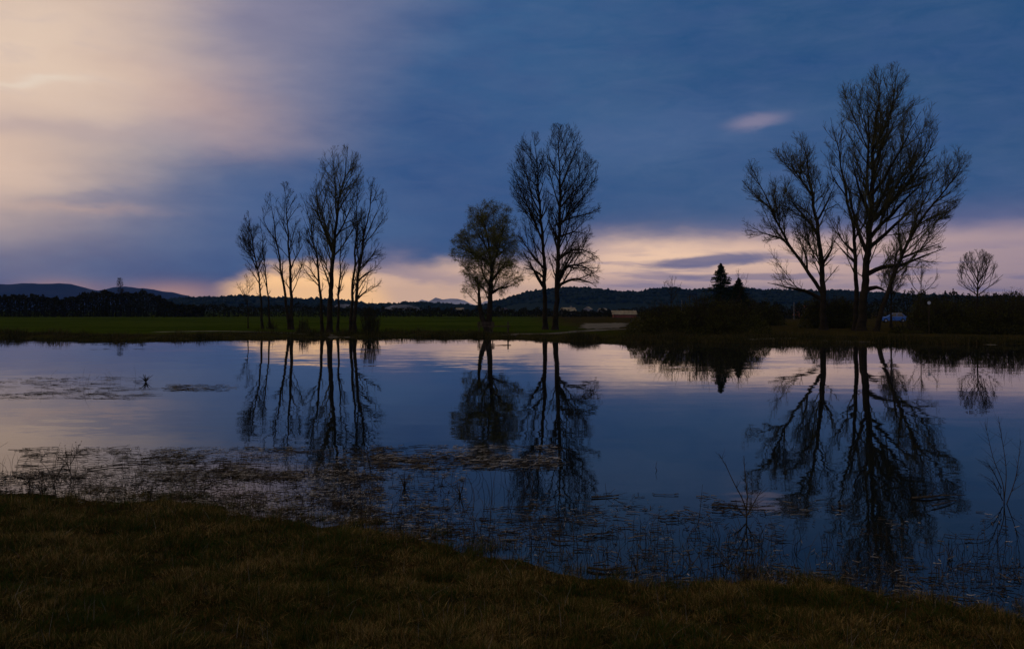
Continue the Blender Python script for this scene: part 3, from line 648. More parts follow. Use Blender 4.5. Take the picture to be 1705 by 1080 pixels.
woodland('woodland', [(300, 513), (360, 510), (420, 514), (480, 511), (560, 515), (640, 518), (700, 517), (760, 519), (840, 518), (900, 519), (960, 522), (1010, 521), (1100, 515), (1200, 512)], 262, 330, 20000, 72, .28)
woodland('woodland', [(1180, 512), (1260, 510), (1330, 514), (1400, 508), (1480, 505), (1510, 494), (1560, 499), (1590, 489), (1620, 500), (1680, 492), (1760, 500), (1900, 496)], 200, 250, 16000, 73, .25, 2.2)

# spruces
def spruce(label, cx, top, half, D, seed):
    r = random.Random(seed); x = px2w(cx, D); base = np.array([x, D, g(x, D) - .05]); Ht = pz(top, D) - base[2]; hw = half * D / F
    root = thing('spruce_tree', label, 'tree', tuple(base)); lines = []; P = []
    V, Fq = tubes([([(0, 0, 0), (0, 0, Ht * .5), (0, 0, Ht)], [.16, .09, .012])], 7); mesh_obj('trunk', V, Fq, M['bark'], root)
    z = .12 * Ht
    while z < Ht * .985:
        f = 1 - z / Ht; L_ = hw * (f ** .85) * 1.05
        for _ in range(9):
            a = r.random() * 6.283; l = L_ * r.uniform(.45, 1.2); d = np.array([math.cos(a), math.sin(a), 0])
            pts = [np.array([0, 0, z]) + d * l * s + np.array([0, 0, -.28 * l * s + .22 * l * s * s]) for s in (0, .35, .7, 1)]
            lines.append((pts, [.02, .014, .009, .004]))
            sd = np.array([-d[1], d[0], 0])
            for _ in range(int(16 + 40 * l)):
                s = r.random() ** .7; b = pts[0] + (pts[-1] - pts[0]) * s
                P.append(b + sd * r.gauss(0, .20 * l * (1.15 - s) + .04) + np.array([0, 0, -abs(r.gauss(0, .07))]))
        z += max(.09, .045 * Ht * (f * .6 + .25))
    V, Fq = tubes(lines, 3); V2, F2 = cards(np.array(P), .085, .35, np.random.default_rng(seed))
    mesh_obj('crown', np.concatenate([V, V2]), np.concatenate([Fq, F2 + len(V)]), M['needle'], root)
spruce('dark pointed spruce, the taller evergreen rising above the rounded bush', 1200, 437, 50, 115, 81)
spruce('small young spruce close on the right of the taller pointed spruce', 1230, 461, 40, 117, 82)

# ------------------------------------------------------------------ houses, barn, posts, sign, car, bench
def house(name, label, px, py_base, D, w, d, hw, hr, wallm, roofm, rz=0.0, wins=2, group=None, base_z=None):
    x = px2w(px, D); z = base_z if base_z is not None else pz(py_base, D)
    root = thing(name, label, 'house', (x, D, z), group, rz)
    V, Fc = [], []; box(-w / 2, w / 2, -d / 2, d / 2, -1.5, hw, V, Fc)
    o = len(V); V += [(-w / 2, -d / 2, hw), (-w / 2, d / 2, hw), (-w / 2, 0, hw + hr), (w / 2, -d / 2, hw), (w / 2, d / 2, hw), (w / 2, 0, hw + hr)]
    Fc += [(o, o + 2, o + 1), (o + 3, o + 4, o + 5)]
    mesh_obj('wall', V, Fc, wallm, root)
    e = .35; s = hr / (d / 2); V, Fc = [], []
    for sg in (-1, 1):
        o = len(V); ye = sg * (d / 2 + e); ze = hw - s * e
        V += [(-w / 2 - e, ye, ze + .03), (w / 2 + e, ye, ze + .03), (w / 2 + e, 0, hw + hr + .03), (-w / 2 - e, 0, hw + hr + .03), (-w / 2 - e, ye, ze + .2), (w / 2 + e, ye, ze + .2), (w / 2 + e, 0, hw + hr + .2), (-w / 2 - e, 0, hw + hr + .2)]
        Fc += [(o, o + 3, o + 2, o + 1), (o + 4, o + 5, o + 6, o + 7), (o, o + 1, o + 5, o + 4), (o, o + 4, o + 7, o + 3), (o + 1, o + 2, o + 6, o + 5)]
    rf = mesh_obj('roof', V, Fc, roofm, root)
    V, Fc = [], []; box(w * .2, w * .2 + .6, .3, .9, hw + hr * .4, hw + hr + .7, V, Fc); mesh_obj('chimney', V, Fc, wallm, rf)
    for i in range(wins):
        cx = -w / 2 + w * (i + .5) / wins; V, Fc = [], []; box(cx - .5, cx + .5, -d / 2 - .03, -d / 2 + .02, hw * .35, hw * .35 + 1.1, V, Fc)
        wn = mesh_obj('window', V, Fc, M['glass'], root)
        V, Fc = [], []
        for a, b, c_, d_ in ((-.58, .58, hw * .35 - .1, hw * .35), (-.58, .58, hw * .35 + 1.1, hw * .35 + 1.2), (-.58, -.5, hw * .35, hw * .35 + 1.1), (.5, .58, hw * .35, hw * .35 + 1.1)):
            box(cx + a, cx + b, -d / 2 - .06, -d / 2 + .02, c_, d_, V, Fc)
        mesh_obj('frame', V, Fc, M['paint_white'], wn)
    V, Fc = [], []; box(-w * .05 - .45, -w * .05 + .45, -d / 2 - .04, -d / 2 + .02, -.2, 1.9, V, Fc); mesh_obj('door', V, Fc, M['timber'], root)
    return root
HG = 'houses along the foot of the wooded hill'
house('house', 'tiny pale house at the hill foot just right of the tall poplar pair', 946, 524, 330, 4.2, 4, 1.6, 1.0, M['render_wall'], M['roof_pale'], .2, group=HG, base_z=.3)
house('house', 'pale white gabled house on the lower hillside, brightest of the far dots', 979, 519, 900, 7, 6, 2.6, 2, M['render_wall'], M['roof_pale'], 1.1, group=HG)
house('house', 'pale house on the hillside directly left of the striped roofed shed', 1003, 519, 900, 7, 6, 1.6, 1.6, M['render_wall'], M['roof_pale'], .3, group=HG)
house('house', 'pale low house on the hill foot between the willow and the poplars', 838, 520, 1000, 8, 6, 2.5, 2, M['render_wall'], M['roof_dark'], .5, group=HG)
house('house', 'faint pale house on the hill left of the willow trunk', 766, 519, 1100, 9, 7, 2.4, 2, M['render_wall'], M['roof_pale'], -.3, group=HG)
house('red_house', 'small red walled house glimpsed left of the great bare trees', 1336, 519, 260, 3.6, 4, 1.6, .9, M['red_wall'], M['roof_dark'], .15, base_z=.3)

def village(px0, px1, py0, py1, D, n, seed):
    r = random.Random(seed)
    for i in range(n):
        yield r.uniform(px0, px1), r.uniform(py0, py1)
def hillpatch(name, poly, D, m):   # bright clearing lying on the hill's front slope
    V = []; Fc = []; nx, ny = 24, 6
    a0, a1, b0, b1 = poly
    for j in range(ny):
        for i in range(nx):
            u = i / (nx - 1); v = j / (ny - 1); pxx = a0 + (a1 - a0) * u + 3 * math.sin(j * 2.1); edge = abs(2 * u - 1) ** 3
            row = b1 + (b0 - b1) * v * (1 - edge); yy = D + (1 - row / HZ) * 100 + v * 30
            V.append((px2w(pxx, yy), yy, pz(row, yy) + R.uniform(-.5, .5)))
    for j in range(ny - 1):
        for i in range(nx - 1): Fc.append((j * nx + i, j * nx + i + 1, (j + 1) * nx + i + 1, (j + 1) * nx + i))
    o = mesh_obj(name, V, Fc, m); o['kind'] = 'structure'
M['clearing'] = mat('frosty_clearing', [(.05, .06, .06), (.22, .23, .26)], scale=.05, detail=8)
hillpatch('hillside_clearing', (640, 702, 507, 516), 1272, M['clearing'])
hillpatch('hillside_clearing', (555, 592, 506, 512), 1272, M['clearing'])

def shed():
    D = 250; x = px2w(1040, D); root = thing('open_shed', 'low long shed with pale striped sloping roof left of the rounded bush', 'shed', (x, D, .25))
    V, Fc = [], []; box(-3, 3, -1.2, 1.2, 0, .75, V, Fc); mesh_obj('wall', V, Fc, M['red_wall'], root)
    V, Fc = [], []
    for i in range(26):     # corrugated sheet
        a = -3.4 + i * 6.6 / 26; b = a + 6.6 / 26; zz = .06 if i % 2 else 0; o = len(V)
        V += [(a, -1.6, .72 + zz), (b, -1.6, .72 + zz), (b, 1.4, 1.75 + zz), (a, 1.4, 1.75 + zz), (a, -1.6, .77 + zz), (b, -1.6, .77 + zz), (b, 1.4, 1.8 + zz), (a, 1.4, 1.8 + zz)]
        Fc += [tuple(o + i_ for i_ in f) for f in ((0, 3, 2, 1), (4, 5, 6, 7), (0, 1, 5, 4), (1, 2, 6, 5), (2, 3, 7, 6), (3, 0, 4, 7))]
    mesh_obj('roof', V, Fc, M['roof_pale'], root)
    for sx in (-2.9, 2.9):
        V, Fq = tubes([([(sx, -1.5, 0), (sx, -1.5, .8)], [.06, .06])], 6); mesh_obj('post', V, Fq, M['timber'], root)
shed()

def post(px, D, top_py, r_, label, m, name='wooden_post', cat='post'):
    x = px2w(px, D); z0 = g(x, D); h = pz(top_py, D) - z0
    V, Fq = tubes([([(0, 0, -.3), (.0, 0, h * .5), (.01, 0, h - .02), (.01, 0, h)], [r_, r_, r_ * .95, r_ * .5])], 9)
    tag(mesh_obj(name, V, Fq, m, None, (x, D, z0)), label, cat)
post(1040, 70, 560, .09, 'short dark post on the far shore just left of the rounded bush', M['timber'])
post(1323, 69.5, 562, .09, 'short dark post on the far shore below the left big tree', M['timber'])
post(1322, 200, 503, .055, 'slim pale post standing behind the red walled house', M['render_wall'], 'pale_post')
post(1135, 95, 499, .025, 'slim pale pole in front of the hill over the rounded bush', M['render_wall'], 'pale_post')
post(968, 68.5, 562, .07, 'short dark post on the bank right of the poplar pair', M['timber'])

def sign():
    D = 74; x = px2w(1547, D); z0 = g(x, D); root = thing('round_sign', 'small round pale sign on a post in front of the right hand bushes', 'sign', (x, D, z0))
    h = pz(504, D) - z0; V, Fq = tubes([([(0, .03, -.3), (0, .03, h + .05)], [.025, .025])], 8); mesh_obj('post', V, Fq, M['timber'], root)
    n = 24; V = [(0, -.012, h)] + [(.13 * math.cos(i * 6.2832 / n), -.012, h + .13 * math.sin(i * 6.2832 / n)) for i in range(n)]
    V += [(0, .004, h)] + [(a, .004, c) for a, b, c in V[1:n + 1]]
    Fc = [(0, 1 + i, 1 + (i + 1) % n) for i in range(n)] + [(n + 1, n + 2 + (i + 1) % n, n + 2 + i) for i in range(n)] + [(1 + i, n + 2 + i, n + 2 + (i + 1) % n, 1 + (i + 1) % n) for i in range(n)]
    mesh_obj('disc', V, Fc, M['paint_white'], root)
sign()

def bench():
    D = 82; x = px2w(809, D); z0 = g(x, D); root = thing('wooden_bench', 'dark wooden bench with backrest in front of the willow trunk', 'bench', (x, D, z0))
    V, Fc = [], []
    for k in range(3): box(-.75, .75, -.2 + k * .14, -.08 + k * .14, .42, .46, V, Fc)
    mesh_obj('seat', V, Fc, M['timber'], root); V, Fc = [], []
    for k in range(3): box(-.75, .75, .24, .275, .52 + k * .14, .62 + k * .14, V, Fc)
    mesh_obj('backrest', V, Fc, M['timber'], root)
    for sx in (-.62, .55):
        V, Fc = [], []; box(sx, sx + .08, -.2, -.12, -.1, .42, V, Fc); box(sx, sx + .08, .2, .24, -.1, .94, V, Fc); box(sx, sx + .08, -.12, .2, .3, .4, V, Fc)
        mesh_obj('leg', V, Fc, M['timber'], root)
    D = 81; x = px2w(835, D); z0 = g(x, D); root = thing('wooden_railing', 'low dark wooden railing with one tall post right of the willow', 'railing', (x, D, z0))
    for a, hh in ((-1.05, .62), (.5, .95)):
        V, Fc = [], []; box(a, a + .12, -.06, .06, -.2, hh, V, Fc); mesh_obj('post', V, Fc, M['timber'], root)
    V, Fc = [], []; box(-1.15, .8, -.1, -.06, .52, .60, V, Fc); mesh_obj('rail', V, Fc, M['timber'], root)
bench()

def car():
    D = 150; x = px2w(1488, D); z0 = g(x, D)
    root = thing('parked_car', 'blue parked car with pale roof, right of the great trees behind the bank', 'car', (x, D, z0), None, math.radians(-14))
    prof = [(-2.0, .32), (-2.02, .62), (-1.9, .78), (-1.0, .92), (1.75, .96), (1.95, .85), (1.98, .40), (1.8, .28), (-1.8, .26)]
    def extr(prof, w, taper=1.0, inset=0):
        n = len(prof); V = [(a, -w * (1), z) for a, z in prof] + [(a, w, z) for a, z in prof]
        return V, [tuple(range(n)), tuple(range(2 * n - 1, n - 1, -1))] + [(i, n + i, n + (i + 1) % n, (i + 1) % n) for i in range(n)]
    V, Fc = extr(prof, .84)
    b = mesh_obj('body', V, Fc, M['car_blue'], root)
    md = b.modifiers.new('bevel', 'BEVEL'); md.width = .07; md.segments = 3
    cab = [(-1.0, .93, .80), (1.6, .965, .80), (1.15, 1.40, .62), (-.2, 1.43, .62)]
    V = [(a, -w, z) for a, z, w in cab] + [(a, w, z) for a, z, w in cab]
    mesh_obj('windows', V, [(0, 1, 2, 3), (7, 6, 5, 4), (0, 4, 5, 1), (1, 5, 6, 2), (3, 2, 6, 7), (0, 3, 7, 4)], M['glass'], root)
    V, Fc = [], []; box(-.18, 1.14, -.63, .63, 1.42, 1.46, V, Fc); o = mesh_obj('roof', V, Fc, M['paint_white'], root)
    V, Fc = [], []
    for sy in (-1, 1):
        for (xa, za, wa), (xb, zb, wb) in (((-1.0, .93, .81), (-.2, 1.43, .63)), ((1.6, .965, .81), (1.15, 1.40, .63)), ((.35, .95, .81), (.4, 1.42, .63))):
            o_ = len(V); V += [(xa - .04, sy * wa, za), (xa + .04, sy * wa, za), (xb + .04, sy * wb, zb), (xb - .04, sy * wb, zb)]; Fc.append((o_, o_ + 1, o_ + 2, o_ + 3)); mesh_obj('pillar', V[o_:], [(0, 1, 2, 3)], M['car_blue'], root)
    for wx in (-1.25, 1.25):
        for sy in (-1, 1):
            n = 20; V, Fc = [], []
            for rr, yy in ((.18, .88), (.29, .88), (.31, .84), (.31, .68), (.29, .66)):
                V += [(wx + rr * math.cos(i * 6.2832 / n), sy * yy, .31 + rr * math.sin(i * 6.2832 / n)) for i in range(n)]
            for k in range(4): Fc += [(k * n + i, k * n + (i + 1) % n, (k + 1) * n + (i + 1) % n, (k + 1) * n + i) for i in range(n)]
            wh = mesh_obj('wheel', V, Fc, M['tyre'], root)
            V = [(wx, sy * .86, .31)] + [(wx + .18 * math.cos(i * 6.2832 / n), sy * .875, .31 + .18 * math.sin(i * 6.2832 / n)) for i in range(n)]
            mesh_obj('rim', V, [(0, 1 + i, 1 + (i + 1) % n) for i in range(n)], M['rim'], wh)
    for sy in (-1, 1):
        V, Fc = [], []; box(-2.04, -1.9, sy * .62 - .15, sy * .62 + .15, .60, .72, V, Fc); mesh_obj('headlight', V, Fc, M['lens'], root)
        V, Fc = [], []; box(1.9, 2.0, sy * .66 - .1, sy * .66 + .1, .62, .80, V, Fc); mesh_obj('tail_light', V, Fc, M['red_wall'], root)
    V, Fc = [], []; box(-.75, -.6, -.98, -.84, .95, 1.06, V, Fc); mesh_obj('mirror', V, Fc, M['car_blue'], root)
car()

# ------------------------------------------------------------------ grass
def blades(X, Y, hgt, wid, rg, lean=.45, zoff=0.0, m=None, name='grass', segs=3, Z=None):
    n = len(X); Z = gz(X, Y) if Z is None else Z
    a = rg.random(n) * 2 * np.pi; ln = np.abs(rg.normal(0, lean, n)); dx, dy = np.cos(a) * ln, np.sin(a) * ln
    fa = rg.random(n) * np.pi; wx, wy = np.cos(fa) * wid, np.sin(fa) * wid
    rows = []
    for s in np.linspace(0, 1, segs + 1)[:-1]:
        cx = X + dx * hgt * s ** 1.7; cy = Y + dy * hgt * s ** 1.7; cz = Z + zoff + hgt * s * (1 - .25 * ln * s) - .01
        k = (1 - s * .75); rows.append(np.stack([cx - wx * k, cy - wy * k, cz], -1)); rows.append(np.stack([cx + wx * k, cy + wy * k, cz], -1))
    rows.append(np.stack([X + dx * hgt, Y + dy * hgt, Z + zoff + hgt * (1 - .25 * ln)], -1))
    V = np.stack(rows, 1); k = V.shape[1]; off = (np.arange(n) * k)[:, None]
    quads = [off + np.array([[2 * i, 2 * i + 1, 2 * i + 3, 2 * i + 2]]) for i in range(segs - 1)]
    tri = off + np.array([[k - 3, k - 2, k - 1, k - 1]])
    # last as degenerate-free triangle : use separate list
    Q = np.concatenate(quads) if quads else np.zeros((0, 4), int); T = (off + np.array([[k - 3, k - 2, k - 1]]))
    me = bpy.data.meshes.new(name); V = V.reshape(-1, 3).astype(np.float32)
    me.vertices.add(len(V)); me.vertices.foreach_set('co', V.ravel())
    nl = len(Q) * 4 + len(T) * 3; me.loops.add(nl); me.loops.foreach_set('vertex_index', np.concatenate([Q.ravel(), T.ravel()]).astype(np.int32))
    me.polygons.add(len(Q) + len(T)); me.polygons.foreach_set('loop_start', np.concatenate([np.arange(len(Q)) * 4, len(Q) * 4 + np.arange(len(T)) * 3]).astype(np.int32))
    me.update(calc_edges=True); me.materials.append(m)
    o = bpy.data.objects.new(name, me); COL.objects.link(o); o['kind'] = 'stuff'
    return o
def grass_material(name, cols, patch_scale=.7):
    m = bpy.data.materials.new(name); m.use_nodes = True; t = m.node_tree; N, L = t.nodes, t.links; b = N['Principled BSDF']
    geo = N.new('ShaderNodeNewGeometry'); n1 = N.new('ShaderNodeTexNoise'); n1.inputs['Scale'].default_value = patch_scale; n1.inputs['Detail'].default_value = 4
    L.new(geo.outputs['Position'], n1.inputs['Vector'])
    f = E(t, n1.outputs[0]) * .55 + E(t, geo.outputs['Random Per Island']) * .45
    rp = N.new('ShaderNodeValToRGB'); e = rp.color_ramp.elements
    while len(e) < len(cols): e.new(.5)
    for i, (p, c) in enumerate(cols): e[i].position = p; e[i].color = (*c, 1)
    L.new(f.k, rp.inputs[0]); L.new(rp.outputs[0], b.inputs['Base Color'])
    b.inputs['Roughness'].default_value = .8; b.inputs['Specular IOR Level'].default_value = .04
    return m
gm_near = grass_material('bank_grass', patch_scale=1.7, cols=[(.30, (.020, .052, .006)), (.42, (.042, .062, .008)), (.52, (.075, .060, .011)), (.61, (.13, .062, .015)), (.73, (.36, .25, .085))])
gm_far = grass_material('far_bank_grass', [(.3, (.020, .026, .006)), (.5, (.05, .045, .012)), (.7, (.10, .072, .024))], .3)
rg = np.random.default_rng(99)
# foreground : density falls with distance, so the blades stay about equally dense in the picture
N_ = 420000
pr = rg.uniform(640, 1120, N_ * 2); D = 3476 / (rg.uniform(770, 1180, N_ * 2) - HZ); PX = rg.uniform(-140, 1850, N_ * 2)
X = (PX - CX) * D / F; s = yn(X) - D; ok = (s > -.02); X, Y, s = X[ok][:N_], D[ok][:N_], s[ok][:N_]
tuft = np.array([mnoise.noise(Vector((a * 1.6, b * 1.6, 2.0))) for a, b in zip(X[:], Y[:])])
tuft2 = np.array([mnoise.noise(Vector((a * 6, b * 6, 5.0))) for a, b in zip(X[:], Y[:])])
hg = np.clip(.040 + .075 * tuft + .085 * tuft2 + np.abs(rg.normal(0, .016, len(X))), .008, .3)
blades(X, Y, hg, .0022 * rg.uniform(.5, 1.9, len(X)), rg, 1.0, m=gm_near)
# long dry stalks standing out of it
k = rg.choice(len(X), 1100, replace=False)
blades(X[k], Y[k], rg.uniform(.08, .22, len(k)), .0017, rg, .7, m=M['straw'], name='dry_grass', segs=5)
# grass drowned along the edge
n = 52000; PX = rg.uniform(-60, 1800, n); X = (PX - CX) * 9 / F; off = np.abs(rg.normal(0, .5, n)); Y = yn(X * 1.0) + off
cl = np.array([mnoise.noise(Vector((a * 2.2, b * 3, 8.0))) for a, b in zip(X, Y)]); ok = (cl > .0 + .25 * np.minimum(off, 1.2)) | (off < .08)
blades(X[ok], Y[ok], rg.uniform(.03, .14, ok.sum()) * np.exp(-off[ok] * .5), .002, rg, .8, m=gm_near, name='drowned_grass', Z=np.full(ok.sum(), -.01))
# far bank
n = 60000; X = rg.uniform(-46, 46, n); Y = yf(X) + np.abs(rg.normal(0, 3.0, n)) - .15
cl = np.array([mnoise.noise(Vector((a * .5, b * .5, 1.0))) for a, b in zip(X, Y)])
hf = np.clip(.13 + .26 * cl + np.where(X > 8, .10, 0) + np.where(cl > .28, .45, 0) * rg.random(n) + rg.normal(0, .04, n), .03, 1.0)
blades(X, Y, hf, .014, rg, .5, m=gm_far, name='bank_grass', segs=2)

# ------------------------------------------------------------------ flood litter on the water
def litter(name, zones, m, seed, zt=.004, thick=.004, r0=.0021):
    rg = np.random.default_rng(seed); lines = []
    for (x0, x1, y0, y1, n, lmin, lmax, jit) in zones:
        c = 0; tries = 0
        while c < n and tries < n * 12:
            tries += 1
            px = rg.uniform(x0, x1); py = rg.uniform(y0, y1); D = flat(py); x = px2w(px, D)
            if D < yn(x) - .05: continue
            if mnoise.noise(Vector((px * .012, py * .05, seed))) + .5 * mnoise.noise(Vector((px * .05, py * .2, seed + 3))) < rg.uniform(-.4, .45): continue
            c += 1; L_ = rg.uniform(lmin, lmax) * (rg.random() ** 1.3 + .25); a = rg.normal(0, jit) if rg.random() < .6 else rg.uniform(-1.57, 1.57)
            dx, dy = math.cos(a) * L_ / 2, math.sin(a) * L_ / 2; bend = rg.normal(0, .12) * L_; z = zt + rg.random() * .008
            rr = r0 * rg.uniform(.6, 1.8)
            lines.append(([(x - dx, D - dy, z), (x - dx * .3, D - dy * .3 + bend * .7, z + abs(rg.normal(0, .004))), (x + dx * .4, D + dy * .4 + bend, z + abs(rg.normal(0, .004))), (x + dx, D + dy, z + abs(rg.normal(0, .01)))], [rr, rr, rr * .9, rr * .5]))
    V, Fq = tubes(lines, 4); o = mesh_obj(name, V, Fq, m); o['kind'] = 'stuff'
ZN = [(-40, 250, 628, 664, 420, .15, 1.1, .35), (285, 395, 640, 651, 160, .15, 1.0, .3), (40, 430, 745, 800, 900, .06, .5, .5), (-60, 640, 785, 870, 6500, .03, .22, .9), (200, 640, 745, 800, 1500, .05, .40, .5),
      (620, 930, 742, 782, 1300, .06, .45, .4), (560, 780, 780, 900, 900, .04, .25, .8), (640, 1000, 845, 900, 520, .05, .35, .5), (880, 1210, 822, 880, 420, .04, .26, .7), (1170, 1420, 830, 860, 200, .04, .3, .6),
      (1000, 1700, 850, 1000, 620, .03, .2, 1.2), (780, 1300, 880, 985, 800, .03, .2, 1.2), (1250, 1700, 940, 1040, 900, .03, .2, 1.2)]
litter('floating_reeds', [(a, b, c, d, int(n * .30), e, f, j) for a, b, c, d, n, e, f, j in ZN], M['wet'], 3, .003, r0=.0022)
litter('floating_straw', [(a, b, c, d, int(n * .20), e, f, j) for a, b, c, d, n, e, f, j in ZN], M['straw'], 4, .008, r0=.003)
litter('bleached_litter', [(a, b, c, d, int(n * (.26 if b < 940 else .05)), e * .6, f * .45, j) for a, b, c, d, n, e, f, j in ZN], M['pale'], 5, .012, r0=.0021)
# upright drowned stems in the shallows
def upright(name, zones, m, seed):
    r = random.Random(seed); lines = []
    for x0, x1, y0, y1, n, h0, h1, ln in zones:
        for _ in range(n):
            D = flat(r.uniform(y0, y1)); x = px2w(r.uniform(x0, x1), D)
            if D < yn(x) - .1: continue
            h = r.uniform(h0, h1); a, b = r.gauss(0, ln), r.gauss(0, ln); rr = r.uniform(.0015, .003)
            lines.append(([(x, D, -.05), (x + a * h * .3, D + b * h * .3, h * .5), (x + a * h, D + b * h, h)], [rr, rr, rr * .5]))
    V, Fq = tubes(lines, 3); o = mesh_obj(name, V, Fq, m); o['kind'] = 'stuff'
upright('drowned_stems', [(-40, 640, 770, 885, 620, .05, .30, .45), (560, 900, 790, 930, 360, .06, .26, .5), (880, 1300, 880, 985, 300, .06, .24, .5), (1180, 1720, 900, 1035, 380, .05, .22, .5), (60, 240, 630, 655, 24, .15, .5, .5)], M['wet'], 6)

# tufts, saplings and single stems that stand out
def stem_plant(name, label, px, py, hpx, seed, n_st, spread, rr=.004, twigs=6, cat='plant', ang=(.2, .7), leafy=False, poly=None, m=None, group=None):
    r = random.Random(seed); D = flat(py); x = px2w(px, D); k = D / F
    z0 = max(0.0, g(x, D)) - .02; lines, tw, P = [], [], []
    if poly:
        for pl in poly:
            pts = [np.array([(a - px) * k, r.gauss(0, .01), (py - b) * k]) for a, b in pl]; pts = resample(pts, .05)
            lines.append((pts, [max(rr * (1 - .7 * q / (len(pts) - 1)), .0012) for q in range(len(pts))]))
    for _ in range(n_st):
        h = hpx * k * r.uniform(.55, 1); a = r.gauss(0, spread); b = r.gauss(0, spread)
        pts = [np.array([a * h * s ** 1.5 + r.gauss(0, .004), b * h * s ** 1.5, h * s]) for s in (0, .25, .5, .75, 1)]
        lines.append((pts, [rr, rr * .85, rr * .7, rr * .5, rr * .3]))
    for pts, rad in list(lines):
        n = len(pts)
        for _ in range(twigs):
            i = r.randrange(max(1, n // 4), n - 1); t = pts[i + 1] - pts[i]; t /= np.linalg.norm(t) + 1e-9
            d = t + np.array([r.gauss(0, .7), r.gauss(0, .7), r.uniform(0, .4)]); d /= np.linalg.norm(d); L_ = hpx * k * r.uniform(.06, .2)
            e = pts[i] + d * L_; tw.append(([pts[i], pts[i] + d * L_ * .5, e], [rad[i] * .6, rad[i] * .45, rad[i] * .3])); P += [e, pts[i] + d * L_ * .7]
    V, Fq = tubes(lines, 5)
    if tw: V2, F2 = tubes(tw, 3); Fq = np.concatenate([Fq, F2 + len(V)]); V = np.concatenate([V, V2])
    if leafy and P:
        V2, F2 = cards(np.repeat(np.array(P), 2, 0) + np.random.default_rng(seed).normal(0, .006, (len(P) * 2, 3)), .009, .6, np.random.default_rng(seed)); Fq = np.concatenate([Fq, F2 + len(V)]); V = np.concatenate([V, V2])
    tag(mesh_obj(name, V, Fq, m or M['wet'], None, (x, D, z0)), label, cat, group)
stem_plant('dead_weed', 'tall dry weed with round seed head on the left shore', 118, 826, 95, 1, 0, 0, .0055, 10, leafy=True, poly=[[(112, 828), (117, 800), (117, 770), (121, 735)], [(117, 782), (112, 765), (112, 748)], [(118, 770), (127, 752), (128, 742)]])
stem_plant('dead_weed', 'arching dry weed bending left beside the tall seed head weed', 90, 828, 70, 2, 0, 0, .0055, 7, leafy=True, poly=[[(92, 828), (91, 795), (90, 770)], [(92, 815), (80, 780), (68, 765), (75, 755)], [(91, 800), (105, 775), (112, 768), (95, 758), (78, 760)]])
stem_plant('dead_weed', 'thin bending dry weed between the tall weed and the small tuft', 70, 829, 66, 33, 7, .4, .003, 8, leafy=True)
stem_plant('dead_weed', 'small dry weed tuft at the far left of the near shore', 50, 829, 60, 3, 5, .35, .003, 6, leafy=True)
stem_plant('bare_sapling', 'bare forked sapling standing in the water below the great trees', 1243, 866, 120, 4, 0, 0, .008, 12, cat='sapling', poly=[[(1243, 866), (1243, 848), (1235, 825), (1222, 800), (1208, 770), (1197, 752)], [(1243, 850), (1244, 820), (1241, 790), (1238, 755)], [(1243, 855), (1256, 832), (1268, 812)], [(1243, 858), (1230, 845), (1222, 838)]])
stem_plant('bare_sapling', 'bare drowned bush cut by the right edge of the picture', 1672, 838, 150, 24, 0, 0, .006, 16, cat='sapling', poly=[[(1672, 838), (1668, 800), (1655, 760), (1642, 700)], [(1670, 830), (1655, 800), (1640, 790)], [(1672, 838), (1676, 780), (1668, 720), (1662, 690)], [(1674, 838), (1690, 790), (1700, 730)], [(1668, 810), (1650, 775), (1636, 765)]])
stem_plant('tall_stem', 'lone thin stem rising from the water left of the bare sapling', 1160, 872, 60, 5, 0, 0, .005, 0, cat='stem', poly=[[(1156, 888), (1161, 872), (1166, 845), (1169, 802)]])
stem_plant('tall_stem', 'long thin upright stem in the water below the willow reflection', 815, 884, 100, 6, 0, 0, .004, 0, cat='stem', poly=[[(815, 888), (817, 850), (822, 800), (827, 772)]])
stem_plant('short_stem', 'curved little stem alone on the open water in the middle', 1094, 783, 18, 7, 0, 0, .006, 0, cat='stem', poly=[[(1096, 784), (1092, 776), (1094, 765)]])
stem_plant('reed_tuft', 'small dark reed tuft on the distant litter raft at the left', 243, 636, 16, 8, 14, .55, .012, 3, cat='reeds')
stem_plant('reed_tuft', 'bristly brown reed tuft in the shallows left of the willow reflection', 673, 812, 34, 9, 16, .5, .004, 2, cat='reeds')
stem_plant('reed_tuft', 'dark upright reed tuft left of the long thin stem', 766, 826, 32, 10, 7, .3, .005, 2, cat='reeds')
stem_plant('reed_tuft', 'dry reed tuft at the edge of the near grass left of centre', 600, 870, 60, 11, 10, .3, .003, 3, cat='reeds')
stem_plant('dead_weed', 'branching dead weed in the shallow water near the bottom centre', 1060, 950, 48, 12, 5, .5, .004, 5)
stem_plant('dead_weed', 'small branching weed in the shallow water under the lone stem', 1150, 945, 60, 13, 4, .35, .004, 5)
stem_plant('dead_weed', 'spindly weed in the water at the lower right', 1580, 930, 45, 14, 4, .4, .004, 5)
stem_plant('dead_weed', 'low tangled weed at the waterline below the sapling', 1240, 975, 55, 15, 12, .5, .003, 4)
stem_plant('dead_weed', 'thin weed near the shore in the middle left of the litter', 430, 850, 60, 16, 6, .35, .003, 4)
stem_plant('dead_weed', 'sparse weed among the litter left of the middle', 250, 835, 50, 17, 5, .4, .003, 4)

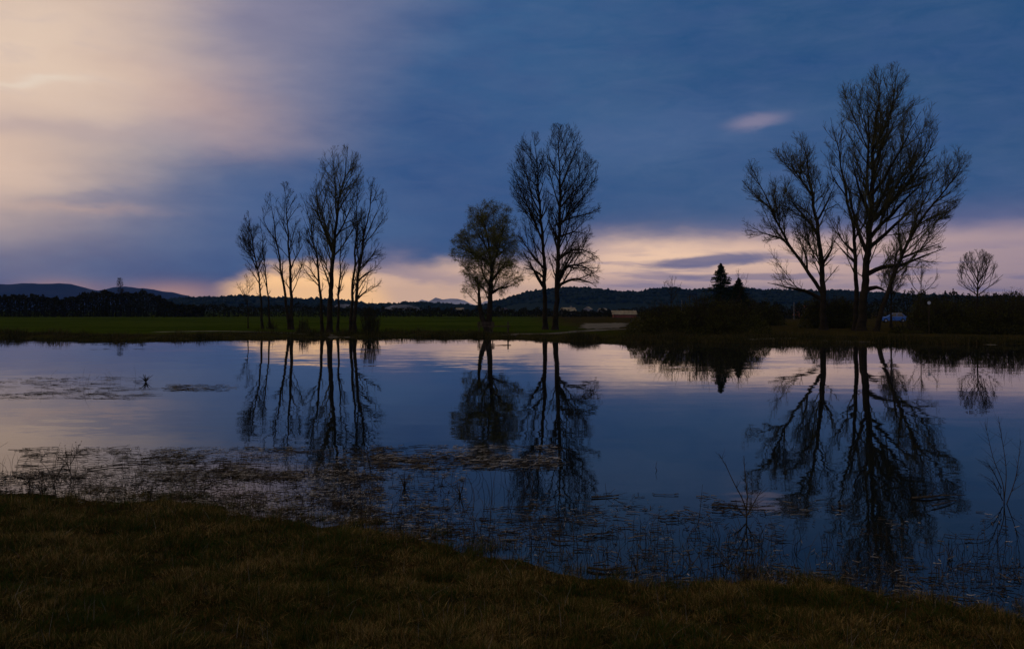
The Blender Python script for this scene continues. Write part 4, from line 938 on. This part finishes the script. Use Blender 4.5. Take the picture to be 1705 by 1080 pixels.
def driftwood(label, pts, py, seed, r_=.02, twigs=8):
    r = random.Random(seed); D0 = flat(py); x0 = px2w(pts[0][0], D0)
    P = [np.array([px2w(a, flat(b)) - x0, flat(b) - D0, .012 + r.uniform(0, .012)]) for a, b in pts]; P = resample(P, .08)
    r_ *= .62
    V, Fq = tubes([(P, [r_ * (1 - .6 * i / (len(P) - 1)) for i in range(len(P))])], 7)
    tw = []
    for _ in range(twigs):
        p = r.choice(P[1:]); d = np.array([r.gauss(0, 1), r.gauss(0, .6), r.uniform(0, .25)]); d /= np.linalg.norm(d); L_ = r.uniform(.08, .3); tw.append(([p, p + d * L_ * .5, p + d * L_], [r_ * .3, r_ * .2, r_ * .1]))
    V2, F2 = tubes(tw, 4); tag(mesh_obj('floating_branch', np.concatenate([V, V2]), np.concatenate([Fq, F2 + len(V)]), M['wet'], None, (x0, D0, 0)), label, 'branch')
driftwood('thick floating branch on the reflection of the big crown, farther of two', [(1518, 831), (1545, 830), (1575, 826)], 829, 1, .028)
driftwood('floating branch angled up to the right, nearer of two on the crown reflection', [(1552, 845), (1570, 841), (1592, 834)], 840, 2, .016, 4)
driftwood('long dark floating branch crossing the foot of the bare sapling', [(1185, 842), (1215, 843), (1250, 846), (1290, 845)], 844, 3, .014, 12)
driftwood('dark floating branch right of the poplar reflection', [(985, 829), (1010, 828), (1030, 826)], 828, 4, .02, 6)
driftwood('short dark floating log piece at the bottom centre of the water', [(978, 948), (1010, 952), (1045, 950)], 950, 5, .018, 8)
driftwood('dark floating snag with stub left of the bottom centre log', [(918, 900), (930, 904), (955, 903)], 903, 6, .016, 4)
driftwood('long dark floating stick in the litter at the left', [(145, 783), (180, 778), (215, 776)], 779, 7, .016, 6)
driftwood('dark floating twig bundle at the outer edge of the left litter', [(235, 766), (270, 763), (300, 764)], 764, 8, .014, 10)
driftwood('dark raft edge branch below the willow reflection', [(640, 766), (680, 764), (730, 768), (760, 771)], 768, 9, .016, 12)
driftwood('small dark floating stick far right on the open water', [(1606, 900), (1622, 901), (1636, 900)], 900, 10, .008, 2)

# ------------------------------------------------------------------ haze
def haze():
    m = bpy.data.materials.new('haze'); m.use_nodes = True; t = m.node_tree; t.nodes.clear()
    pv = t.nodes.new('ShaderNodeVolumePrincipled'); pv.inputs['Color'].default_value = (.12, .34, 1, 1); pv.inputs['Density'].default_value = 6.5e-5; pv.inputs['Anisotropy'].default_value = .2
    out = t.nodes.new('ShaderNodeOutputMaterial'); t.links.new(pv.outputs[0], out.inputs['Volume'])
    V, Fc = [], []; box(-6200, 6200, -450, 7400, -11, 165, V, Fc); o = mesh_obj('haze', V, Fc, m); o['kind'] = 'stuff'
haze()
